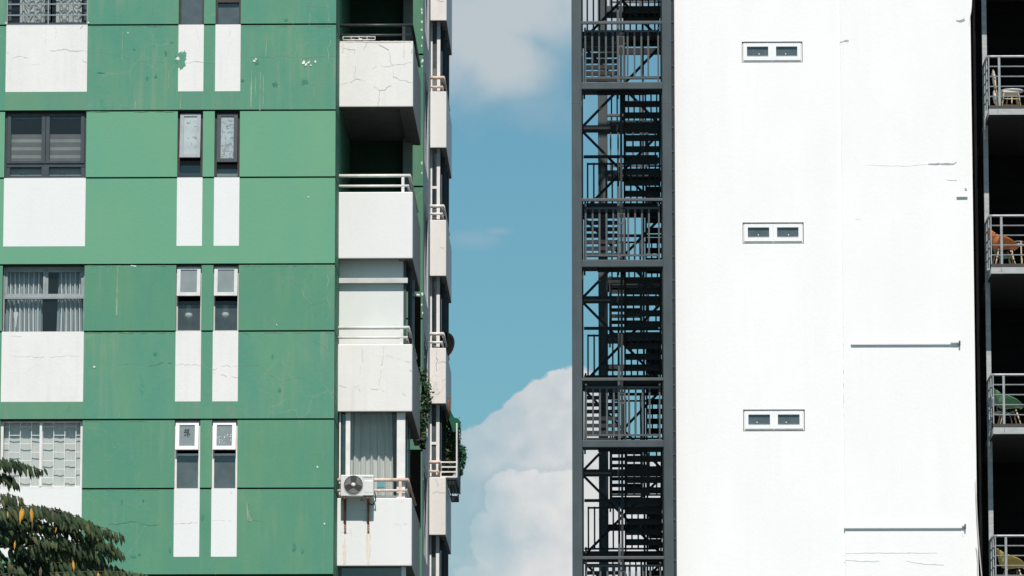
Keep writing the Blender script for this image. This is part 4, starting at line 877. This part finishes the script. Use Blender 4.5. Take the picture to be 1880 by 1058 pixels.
for (x0, x1, y0, y1, rod) in [(1562, 1745, 631, 637, (1746, 1760)), (1549.5, 1766, 967, 973.5, (1764, 1770))]:
    q = MB(); a, b = PX(x0, YW, y1), PX(x1, YW, y1); zt, zb = PZ(y0, YW - .12), PZ(y1, YW - .12)
    q.box(a, b, YW - .074, YW - .0, zb + .005, zt, RW); ra, rb = PX(rod[0], YW, y0), PX(rod[1], YW, y0); q.box(b + .001, rb, YW - .10, YW - .05, zt - .03, zt + .012, 'frame_white'); q.box(rb, rb + .03, YW - .105, YW - .045, zt - .08, zt + .02, 'frame_dark'); q.build('ledge', wb, bevel=.01)
p = at(1756, 362, YW); p2 = at(1779, 360, YW); q = MB(); q.box(p.x, p2.x - .03, YW - .075, YW - .0, p.z - .012, p.z + .015, RW); q.build('ledge', wb, bevel=.006)

# ================================================================== DARK BUILDING WITH BALCONIES
YR = 103.8; DB = 1.08
db = thing('apartment_building', 'shadowed black building with open grey steel balconies at the right edge', 'apartment building', (PX(1900, YR), YR + 5, 0))
XLb = lambda py: PX(1818.3 + (py - 205) * .0098, YR, py)
XBL = PX(1815.5, YR, 205); XBR = XBL + 6.0
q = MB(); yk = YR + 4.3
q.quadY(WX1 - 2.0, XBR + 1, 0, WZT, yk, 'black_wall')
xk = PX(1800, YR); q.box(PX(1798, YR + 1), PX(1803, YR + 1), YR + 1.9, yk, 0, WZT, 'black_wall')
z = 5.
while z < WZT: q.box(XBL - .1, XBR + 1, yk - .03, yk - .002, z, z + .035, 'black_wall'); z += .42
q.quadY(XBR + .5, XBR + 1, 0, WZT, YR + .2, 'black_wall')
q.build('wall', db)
slabs = [(-93, -82), (200, 210.8), (491, 502.5), (785, 797), (1080, 1092)]
Zs = lambda py: PZ(py, YR, 1860)
for i in range(5):
    t, b = slabs[i]; zt, zb = Zs(t), Zs(b); off = (i - 2) * 0.0
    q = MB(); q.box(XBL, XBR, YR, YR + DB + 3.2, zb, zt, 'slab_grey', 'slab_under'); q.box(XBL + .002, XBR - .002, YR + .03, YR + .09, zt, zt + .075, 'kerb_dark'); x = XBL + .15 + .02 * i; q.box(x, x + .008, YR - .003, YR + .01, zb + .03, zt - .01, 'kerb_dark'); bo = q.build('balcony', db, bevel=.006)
    r_ = MB(); y = YR + .05; L = zt + .075; top = Zs((103, 395.5, 687.5, 983.5)[i - 1]) if 1 <= i <= 4 else zt + 1.02
    xa = XBL + .01
    r_.tube([(xa - .035, YR + DB, top), (xa - .03, y + .05, top), (xa, y + .005, top), (xa + .05, y, top), (XBR, y, top)], .024, 'galvanised', 10)
    hgt = top - L
    for k in range(1, 5): z = L + hgt * (1 - k / 4.9) ; r_.tube([(xa + .005, y, z), (XBR, y, z)], .013, 'galvanised', 8); r_.tube([(xa, y, z), (xa - .03, YR + DB, z)], .012, 'galvanised', 8)
    x = xa + .20
    while x < XBR: r_.box(x - .022, x + .022, y - .028, y - .013, L - .01, top - .02, 'galvanised'); x += 1.25
    r_.box(xa - .008, xa + .012, y - .01, y + .012, L, top - .02, 'galvanised'); r_.box(xa - .035, xa - .012, y + .5, y + .52, L, top - .02, 'galvanised'); r_.box(xa - .04, xa - .016, YR + DB - .03, YR + DB, L, top - .02, 'galvanised')
    r_.build('railing', bo)
q = MB(); q.box(XBL - .038, XBL + .052, YR + DB + .002, YR + DB + .1, 0, WZT, 'slab_grey'); q.build('post', db)
# cable hanging beside the ragged wall edge
q = MB(); q.tube([at(x, y, YW - .08) for x, y in ((1791, 880), (1792.5, 920), (1793.8, 950), (1797, 1000), (1802.5, 1060), (1811, 1140), (1822, 1260))], .013, 'cable_pale', 6)
q.tube([at(x, y, YW - .06) for x, y in ((1792, 1004), (1793.5, 1012), (1794.8, 1030), (1794.5, 1060), (1795, 1120))], .010, 'cable_pale', 6)
tag(q.build('cable'), 'pale loose cable hanging down past the ragged right edge of the white wall', 'cable')

# ---- chairs
def shell_chair(mat, label):
    root = thing('armchair', label, 'chair', (0, 0, 0), 'moulded shell armchairs on the steel balconies')
    prof = [(.25, .425), (.20, .445), (.08, .43), (-.06, .415), (-.17, .425), (-.225, .48), (-.255, .58), (-.285, .70), (-.305, .80)]
    hw = [.20, .225, .255, .27, .27, .262, .25, .23, .15]; lift = [.0, .055, .15, .215, .23, .17, .06, .0, -.035]; fwd = [0, 0, 0, 0, .02, .10, .115, .075, .03]; out = [0, .01, .045, .06, .06, .04, .02, 0, 0]
    def lerp(a, t): t *= len(a) - 1; i = min(int(t), len(a) - 2); return a[i] + (a[i + 1] - a[i]) * (t - i)
    def fn(u, v):
        v = 2 * v - 1; e = abs(v) ** 3; s_ = 1 if v > 0 else -1
        return (lerp([p[0] for p in prof], u) + lerp(fwd, u) * e, v * lerp(hw, u) + s_ * lerp(out, u) * e, lerp([p[1] for p in prof], u) + lerp(lift, u) * abs(v) ** 3.2)
    q = MB(); q.grid(fn, 16, 14, mat); o = q.build('shell', root, solid=.009); m_ = o.modifiers.new('sub', 'SUBSURF'); m_.levels = m_.render_levels = 1
    for sx in (1, -1):
        for sy in (1, -1): q = MB(); q.tube([(sx * .11 - .01, sy * .12, .405), (sx * .22 - .01, sy * .22, 0)], [.016, .010], 'beech_wood', 8); q.build('leg', root)
    q = MB()
    for sx in (1, -1):
        q.tube([(sx * .14 - .01, -.15, .29), (-sx * .12, .11, .40)], .005, 'wire_dark', 5); q.tube([(sx * .14 - .01, .15, .29), (-sx * .12, -.11, .40)], .005, 'wire_dark', 5); q.tube([(sx * .15 - .01, -.155, .27), (sx * .15 - .01, .155, .27)], .005, 'wire_dark', 5)
    q.tube([(-.16, .15, .27), (.14, .15, .27)], .005, 'wire_dark', 5); q.tube([(-.16, -.15, .27), (.14, -.15, .27)], .005, 'wire_dark', 5)
    q.build('wire_frame', root); return root
fl = [Zs(s_[0]) for s_ in slabs]
def place(o, px, i, dy, rz): o.location = (PX(px, YR + dy, 300 * i), YR + dy, fl[i]); o.rotation_euler = (0, 0, RAD(rz))
oc = shell_chair('orange_shell', 'orange moulded shell armchair with wooden legs on a steel balcony'); place(oc, 1845, 2, .42, 8)
gc = shell_chair('green_shell', 'dark green moulded shell armchair with wooden legs on a steel balcony'); place(gc, 1855, 3, .42, 6)
yc_ = shell_chair('yellow_shell', 'mustard yellow moulded shell armchair on the lowest visible steel balcony'); place(yc_, 1861, 4, .42, 6)
def seat_chair(mat, label, grp):
    root = thing('side_chair', label, 'chair', (0, 0, 0), grp)
    q = MB(); q.grid(lambda u, v: ((u - .5) * .40, (v - .5) * .40 * (1 - .1 * u), .44 + .02 * (abs(2 * u - 1) ** 2) + .015 * (abs(2 * v - 1) ** 2)), 8, 8, mat); q.build('seat', root, solid=.02)
    q = MB(); q.grid(lambda u, v: (-.20 - .07 * v, (u - .5) * .36 * (1 - .15 * v), .60 + .2 * v), 8, 5, mat); q.build('backrest', root, solid=.018)
    for sx in (1, -1):
        for sy in (1, -1): q = MB(); q.tube([(sx * .14, sy * .14, .44), (sx * .21, sy * .20, 0)], [.015, .01], 'beech_wood', 8); q.build('leg', root)
    q = MB(); q.tube([(-.17, .13, .44), (-.2, .12, .60)], .012, 'beech_wood', 6); q.tube([(-.17, -.13, .44), (-.2, -.12, .60)], .012, 'beech_wood', 6); q.build('back_support', root)
    return root
mc = seat_chair('mint_seat', 'mint green low chair tucked behind the orange armchair', 'side chairs behind the armchairs'); place(mc, 1846, 2, .80, 10); mc.scale = (.8, .8, .72)
wc = seat_chair('white_shell', 'white chair standing behind the dark green armchair', 'side chairs behind the armchairs'); place(wc, 1840, 3, .86, 30); wc.scale = (.85, .85, .85)
# cream stool, folded chair and little table on the top balcony
stl = thing('padded_stool', 'cream padded metal stool on the uppermost visible steel balcony', 'stool')
q = MB(); q.box(-.18, .18, -.18, .18, .40, .455, 'cream_pad'); q.build('seat', stl, bevel=.025)
for sx in (1, -1):
    for sy in (1, -1): q = MB(); q.tube([(sx * .13, sy * .15, .41), (sx * .155, sy * .15, .37), (sx * .20, sy * .17, 0)], .013, 'cream_metal', 8); q.build('leg', stl)
q = MB(); q.tube([(-.165, -.155, .27), (.165, -.155, .27)], .011, 'cream_metal', 6); q.tube([(-.18, .16, .2), (.18, .16, .2)], .011, 'cream_metal', 6); q.tube([(.17, -.155, .22), (.17, .155, .22)], .011, 'cream_metal', 6); q.tube([(-.17, -.155, .22), (-.17, .155, .22)], .011, 'cream_metal', 6); q.build('stretcher', stl)
place(stl, 1856, 1, .40, 6); stl.scale = (.95, .95, .9)
fc = thing('folding_chair', 'folded cream padded chair leaning at the end of the uppermost visible steel balcony', 'chair')
def padfn(w_, h_, t): 
    return lambda u, v: (t * math.cos(6.283 * v) * math.sqrt(max(0, math.sin(math.pi * u))), w_ * math.sin(6.283 * v) * math.sqrt(max(0, math.sin(math.pi * u))), h_ * u)
for nm, z0, hh, x_ in (('backrest', .47, .38, 0.0), ('seat', .16, .28, -.03)):
    q = MB(); fn = padfn(.17, hh, .035); q.grid(lambda u, v: Vector(fn(u, v)) + Vector((x_ - .10 * (z0 + fn(u, v)[2]) + .06, 0, z0)), 12, 20, 'cream_pad'); q.build(nm, fc)
for sy in (1, -1): q = MB(); q.tube([(.10, sy * .17, 0), (.02, sy * .17, .42), (-.03, sy * .17, .80)], .012, 'cream_metal', 8); q.build('leg', fc); q = MB(); q.tube([(-.02, sy * .14, 0), (.06, sy * .14, .25), (.02, sy * .14, .45)], .012, 'cream_metal', 8); q.build('leg', fc)
place(fc, 1828, 1, .40, 0)
tb = thing('side_table', 'small round grey topped table behind the cream padded stool', 'table')
q = MB(); q.tube([(0, 0, .50), (0, 0, .525)], .22, 'table_top', 28); q.build('tabletop', tb)
for k in range(3): t = k * 2.094 + .4; q = MB(); q.tube([(.08 * math.cos(t), .08 * math.sin(t), .5), (.2 * math.cos(t), .2 * math.sin(t), 0)], .011, 'cream_metal', 8); q.build('leg', tb)
place(tb, 1860, 1, .86, 0)
tb2 = thing('side_table', 'small metal table with a wire frame beside the orange armchair', 'table')
q = MB(); q.tube([(0, 0, .56), (0, 0, .58)], .13, 'galvanised', 24); q.tube([(0, 0, .63), (0, 0, .64)], .1, 'galvanised', 24); q.build('tabletop', tb2)
for k in range(3): t = k * 2.094 + .9; q = MB(); q.tube([(.11 * math.cos(t), .11 * math.sin(t), .63), (.13 * math.cos(t), .13 * math.sin(t), 0)], .009, 'cream_metal', 8); q.build('leg', tb2)
place(tb2, 1872, 2, .86, 0)

# ================================================================== TREE
T = thing('tree', 'dark green tree with drooping leaflets and a few orange dry leaves at lower left', 'tree', (at(-240, 1000, 56).x, 56.6, 0))
tb0 = Vector((T.location.x, T.location.y, 0)); tk = MB()
top = Vector((tb0.x + .3, tb0.y, PZ(960, 56)))
tk.tube([tb0, tb0 + Vector((.05, 0, 2)), tb0 + Vector((-.05, .05, 4.)), tb0 + Vector((.1, 0, 5.6)), top], [.17, .14, .12, .09, .04], 'bark', 12)
lf = MB(); tw = MB()
rt = random.Random(11)
def frond(p, d, L, n, LL):
    """a drooping compound leaf: rachis with pairs of hanging leaflets"""
    d = d.normalized(); pts = [Vector(p)]; cur = Vector(p); dd = d.copy()
    for i in range(n):
        dd = (dd + Vector((0, 0, -.55 / n)) ).normalized(); cur = cur + dd * L / n; pts.append(cur.copy())
    tw.tube(pts, [.004] * len(pts), 'twig', 4, False)
    side = dd.cross(Vector((0, 0, 1))).normalized()
    for i in range(1, n + 1):
        fall = .55 + .45 * math.sin(math.pi * min(1, (i + .5) / (n + .5)))
        for sg in (1, -1):
            ld = (side * sg * rt.uniform(.25, .6) + Vector((0, 0, -1)) * rt.uniform(.7, 1.1) + dd * rt.uniform(.15, .5))
            nr = (side * sg * .9 + Vector((0, -.3, .5)) + rv(rt) * .25)
            leaf(lf, pts[i], ld, nr, LL * fall * rt.uniform(.8, 1.15), LL * .36 * fall, 'leaf_mid' if rt.random() < .42 else 'leaf_dark')
    leaf(lf, pts[-1], dd + Vector((0, 0, -.5)), Vector((0, -.5, 1)), LL * .8, LL * .3, 'leaf_mid')
def branch(pix, Y0, Y1, r0, dens, LL=.15, spread=1.):
    n = len(pix); pts = [at(x, y, Y0 + (Y1 - Y0) * i / (n - 1)) for i, (x, y) in enumerate(pix)]
    tk.tube([top + Vector((0, 0, -1.2)), pts[0]] + pts[1:], [r0 * 1.6] + [r0 * (1 - .8 * i / (n - 1)) for i in range(n)], 'twig', 6)
    for i in range(n - 1):
        a, b = pts[i], pts[i + 1]; L = (b - a).length; k = max(1, int(L * dens))
        for j in range(k):
            t = (j + rt.random()) / k; p = a.lerp(b, t); d = (b - a).normalized()
            sp = Vector((rt.uniform(-.3, .8), rt.choice((-1, 1)) * rt.uniform(.3, 1.), rt.uniform(-.25, .25))) * spread
            frond(p, d * .6 + sp, rt.uniform(.22, .42), rt.randint(4, 6), LL * rt.uniform(.85, 1.1))
    frond(pts[-1], (pts[-1] - pts[-2]), .25, 5, LL)
def spray(pix, Y, LL_, step=4.3, twigr=.0035):
    """a long arching compound leaf whose leaflets hang like a fringe"""
    LL = LL_ * .86; pts = [at(x, y, Y + .03 * i) for i, (x, y) in enumerate(pix)]
    tw.tube(pts, [twigr] * (len(pts) - 1) + [.003], 'twig', 5, False)
    tot = sum((b - a).length for a, b in zip(pts, pts[1:])); n = int(tot / (step / (F / Y))); acc = 0
    for k in range(n):
        d = tot * (k + .5) / n; i = 0
        while i < len(pts) - 2 and d > (pts[i + 1] - pts[i]).length: d -= (pts[i + 1] - pts[i]).length; i += 1
        a, b = pts[i], pts[i + 1]; dr = (b - a).normalized(); p = a + dr * d; f = k / n
        sz = LL * (1 if f < .8 else 1 - (f - .8) * 2.2)
        for sg in (1, -1):
            ld = dr * rt.uniform(.15, .6) + Vector((0, sg * rt.uniform(.1, .5), -rt.uniform(.9, 1.2))) + rv(rt) * .17
            leaf(lf, p + Vector((rt.uniform(-.02, .02), sg * .03, rt.uniform(-.025, .03))), ld, Vector((rt.uniform(-.5, .5), sg * .8 - .4, .7)), sz * rt.uniform(.75, 1.2), sz * rt.uniform(.25, .34), rt.choice(('leaf_mid', 'leaf_mid', 'leaf_mid', 'leaf_dark', 'leaf_dark', 'leaf_dark', 'leaf_dark', 'leaf_dark', 'leaf_mid', 'leaf_dark', 'leaf_olive')))
Yt = 56.
spray([(-160, 890), (-80, 855), (-20, 843), (20, 845), (50, 855), (80, 864)], Yt - .3, .17)
spray([(-60, 870), (-10, 868), (20, 876), (33, 890)], Yt - .2, .16)
spray([(-90, 935), (-20, 912), (15, 907), (35, 914), (45, 926)], Yt - .6, .16)
spray([(-60, 950), (20, 932), (70, 930), (120, 942), (165, 962), (200, 972), (225, 984)], Yt - .7, .18)
spray([(-30, 935), (30, 925), (62, 930), (105, 935), (140, 948), (175, 965)], Yt - .4, .17)
spray([(20, 945), (60, 955), (110, 965), (160, 980), (190, 1000), (212, 995)], Yt - .2, .17)
spray([(60, 985), (110, 985), (150, 1002), (180, 1012), (205, 1018)], Yt - .5, .17)
spray([(100, 1010), (140, 1010), (165, 1020), (175, 1035)], Yt - .1, .16)
spray([(90, 1052), (150, 1050), (200, 1049), (240, 1052), (270, 1058)], Yt - .6, .16)
spray([(60, 1030), (110, 1028), (145, 1032), (175, 1045)], Yt + .1, .16)
spray([(120, 1035), (160, 1030), (195, 1036), (232, 1050)], Yt - .3, .17)
spray([(150, 990), (180, 994), (205, 1004), (222, 1020)], Yt - .1, .15)
for _ in range(9):
    x0, y0 = rt.uniform(-90, 10), rt.uniform(940, 985)
    spray([(x0, y0), (x0 + 35, y0 - 5), (x0 + 70, y0 + 4), (x0 + 95, y0 + 20)], Yt + rt.uniform(-.3, .8), .16)
for _ in range(70):
    x0, y0 = rt.uniform(-180, 120), 0
    lim = 925 + max(0, (x0 - 20)) * .45
    y0 = rt.uniform(lim + 12, 1130) if rt.random() < .5 else rt.uniform(1000, 1090); L = rt.uniform(50, 120)
    spray([(x0, y0), (x0 + L * .4, y0 - 4), (x0 + L * .75, y0 + 6), (x0 + L, y0 + 24)], Yt + rt.uniform(-.6, 1.4), rt.uniform(.13, .17), 7)
for _ in range(30):
    x0 = rt.uniform(-500, -120); y0 = rt.uniform(900, 1180); L = rt.uniform(60, 130) * rt.choice((-1, 1))
    spray([(x0, y0), (x0 + L * .4, y0 - 6), (x0 + L * .75, y0 + 6), (x0 + L, y0 + 24)], Yt + rt.uniform(-.8, 1.6), .16, 8)
branch([(-200, 990), (-60, 945), (60, 940), (150, 962)], Yt + .2, Yt - .4, .03, 5)
branch([(-200, 1010), (-50, 1005), (60, 1003), (130, 1003)], Yt, Yt - .2, .025, 6)
branch([(-200, 1060), (-60, 1045), (60, 1030), (120, 1025)], Yt + .6, Yt + .3, .025, 6)
branch([(-220, 1000), (-330, 960), (-420, 950)], Yt + .2, Yt + .8, .03, 5)
branch([(-200, 1090), (0, 1090), (120, 1085), (220, 1078)], Yt + .2, Yt - .4, .03, 6)
for x, y, L in [(40, 930, .19), (43, 933, .12), (57, 932, .15), (28, 992, .10), (134, 1028, .12), (14, 938, .08), (104, 968, .06), (180, 1050, .08), (75, 1040, .13), (60, 955, .10)]:
    p = at(x, y, Yt - 1.); leaf(lf, p, Vector((rt.uniform(-.15, .2), -.1, -1)), Vector((rt.uniform(.2, 1.2), -1, .2)), L, L * .26, 'leaf_dry' if L > .09 and x < 140 and x != 75 and x != 60 else ('twig' if x in (75, 60) else 'leaf_dry'))
tk.build('trunk', T); cw_ = lf.build('crown', T); tw.build('twigs', T)

# ================================================================== SKY + SUN
EL, AZ = 51.0, 2.5     # the sun stands behind the camera, a little to the right
wd = bpy.data.worlds.new('World'); S.world = wd; wd.use_nodes = True; nt = wd.node_tree; nn = nt.nodes; nn.clear()
def nd(t, **kw):
    x = nn.new(t)
    for k, v in kw.items(): setattr(x, k, v)
    return x
def mth(op, a, b=None, c=None):
    x = nd('ShaderNodeMath', operation=op)
    for i, q in enumerate((a, b, c)):
        if q is None: continue
        if hasattr(q, 'links'): nt.links.new(q, x.inputs[i])
        else: x.inputs[i].default_value = q
    return x.outputs[0]
def smooth(v, a, b, c=0., d=1.):
    x = nd('ShaderNodeMapRange', interpolation_type='SMOOTHSTEP'); nt.links.new(v, x.inputs[0])
    for i, q in enumerate((a, b, c, d)): x.inputs[i + 1].default_value = q
    return x.outputs[0]
sky = nd('ShaderNodeTexSky', sky_type='NISHITA'); sky.sun_disc = False; sky.sun_elevation = RAD(EL); sky.sun_rotation = RAD(180 - AZ); sky.air_density = 1.3; sky.dust_density = .6; sky.ozone_density = 1.6
tint = nd('ShaderNodeMix', data_type='RGBA', blend_type='MULTIPLY'); tint.inputs[0].default_value = 1; nt.links.new(sky.outputs[0], tint.inputs[6]); tint.inputs[7].default_value = (.42, .72, .79, 1)
bg = nd('ShaderNodeBackground'); nt.links.new(tint.outputs[2], bg.inputs[0]); bg.inputs[1].default_value = .10
tcn = nd('ShaderNodeTexCoord'); sx = nd('ShaderNodeSeparateXYZ'); nt.links.new(tcn.outputs['Generated'], sx.inputs[0])
yy = mth('MAXIMUM', sx.outputs[1], .02)
K = F / 100.0                                        # 1 unit = 100 photo pixels of sky
U = mth('MULTIPLY', mth('DIVIDE', sx.outputs[0], yy), K); V = mth('MULTIPLY', mth('DIVIDE', sx.outputs[2], yy), K)
front = smooth(sx.outputs[1], .5, .8)
uv = nd('ShaderNodeCombineXYZ'); nt.links.new(U, uv.inputs[0]); nt.links.new(V, uv.inputs[1])
def wnoise(scale, detail, rough, off=(0, 0, 0), dist=0.):
    mp = nd('ShaderNodeMapping'); nt.links.new(uv.outputs[0], mp.inputs[0]); mp.inputs['Location'].default_value = off
    x = nd('ShaderNodeTexNoise'); nt.links.new(mp.outputs[0], x.inputs['Vector']); x.inputs['Scale'].default_value = scale; x.inputs['Detail'].default_value = detail; x.inputs['Roughness'].default_value = rough; x.inputs['Distortion'].default_value = dist
    return x.outputs[0]
def skyuv(px, py): p = at(px, py, 1.); return p.x * K, (p.z - 1.6) * K
def blobs(lst):
    r = None
    for px, py, rx, ry in lst:
        cu, cv = skyuv(px, py)
        du = mth('MULTIPLY', mth('SUBTRACT', U, cu), 100 / rx); dv = mth('MULTIPLY', mth('SUBTRACT', V, cv), 100 / ry)
        v = mth('SUBTRACT', 1., mth('SQRT', mth('ADD', mth('MULTIPLY', du, du), mth('MULTIPLY', dv, dv))))
        r = v if r is None else mth('SMOOTH_MAX', r, v, .08)
    return r
cb = blobs([(893, 850, 62, 80), (930, 805, 62, 60), (968, 772, 55, 62), (1005, 760, 60, 72), (1050, 745, 75, 80), (960, 985, 210, 190), (1110, 960, 190, 150), (850, 1010, 110, 120), (1200, 1010, 170, 170), (1020, 1200, 440, 240)])
fb = blobs([(925, 925, 40, 62), (965, 915, 60, 52), (1030, 905, 80, 45), (905, 985, 45, 60), (1000, 1010, 130, 120), (1150, 960, 130, 90), (960, 1150, 160, 150)])
nA = wnoise(2.0, 9, .55, (1.3, .4, 0)); nB = wnoise(2.4, 9, .54, (4, 2, 0)); nL = wnoise(.8, 4, .45, (7, 3, 0))
dens = mth('ADD', cb, mth('MULTIPLY', mth('SUBTRACT', nA, .5), .62))
fden = mth('ADD', fb, mth('MULTIPLY', mth('SUBTRACT', nB, .5), .95))
dens = mth('MAXIMUM', dens, mth('ADD', fden, .06)); dens = mth('MAXIMUM', dens, blobs([(1040, 870, 130, 110), (985, 870, 70, 70)]))
thin = smooth(mth('ADD', U, mth('MULTIPLY', mth('SUBTRACT', nL, .5), 1.6)), skyuv(835, 900)[0], skyuv(985, 900)[0], .62, .97)
cum = mth('MULTIPLY', smooth(dens, .0, .12), thin)
shade = mth('MULTIPLY', smooth(fden, -.34, -.01), smooth(fden, .0, .10, 1., 0.))       # the far bank falls dim behind the near one
lit = mth('ADD', mth('SUBTRACT', mth('ADD', smooth(fden, -.02, .14, 0., .30), smooth(U, skyuv(860, 900)[0], skyuv(1080, 900)[0], .26, .70)), mth('MULTIPLY', shade, .26)), mth('MULTIPLY', mth('SUBTRACT', mth('ADD', nL, nA), 1.), 1.0))
lit = mth('MINIMUM', mth('MAXIMUM', lit, 0.), 1.)
sb = blobs([(960, 10, 230, 120), (1075, -10, 150, 105), (860, 60, 170, 170), (920, 110, 130, 110)])
soft = mth('MULTIPLY', smooth(mth('ADD', sb, mth('MULTIPLY', mth('SUBTRACT', wnoise(.9, 5, .5, (3.6, 9.4, 0)), .52), 1.1)), -.25, .75), .85)
wb_ = blobs([(870, 440, 70, 24), (915, 425, 40, 12), (985, 190, 140, 80)])
wisp = mth('MULTIPLY', smooth(mth('ADD', wb_, mth('MULTIPLY', mth('SUBTRACT', wnoise(1.6, 5, .6, (1, 5, 0)), .5), 1.1)), -.1, 1.0), .42)
def cmix(f, a, b):
    x = nd('ShaderNodeMix', data_type='RGBA')
    for i, q in ((0, f), (6, a), (7, b)):
        if hasattr(q, 'links'): nt.links.new(q, x.inputs[i])
        else: x.inputs[i].default_value = q
    return x.outputs[2]
ccol = cmix(lit, (.44, .53, .59, 1), (.76, .755, .75, 1))
scol = cmix(smooth(sb, .0, .6), (.34, .46, .54, 1), (.56, .60, .62, 1))
col = cmix(cum, scol, ccol)
fac = mth('MULTIPLY', mth('MAXIMUM', mth('MAXIMUM', cum, soft), wisp), front)
bc = nd('ShaderNodeBackground'); nt.links.new(col, bc.inputs[0]); bc.inputs[1].default_value = 1.0
mx = nd('ShaderNodeMixShader'); nt.links.new(fac, mx.inputs[0]); nt.links.new(bg.outputs[0], mx.inputs[1]); nt.links.new(bc.outputs[0], mx.inputs[2])
out = nd('ShaderNodeOutputWorld'); nt.links.new(mx.outputs[0], out.inputs[0])
ld = bpy.data.lights.new('sun', 'SUN'); ld.energy = 4.55; ld.angle = RAD(.5); ld.color = (1, .925, .85)
lo_ = bpy.data.objects.new('sun', ld); COL.objects.link(lo_)
sd = Vector((math.sin(RAD(AZ)) * math.cos(RAD(EL)), -math.cos(RAD(AZ)) * math.cos(RAD(EL)), math.sin(RAD(EL))))
lo_.rotation_euler = sd.to_track_quat('Z', 'Y').to_euler(); lo_.location = (0, 0, 80)
S.view_settings.view_transform = 'Standard'; S.view_settings.look = 'None'; S.view_settings.exposure = 0.0; S.view_settings.gamma = 1
S.render.engine = 'CYCLES'; S.cycles.max_bounces = 6; S.cycles.transparent_max_bounces = 12; S.cycles.use_denoising = True
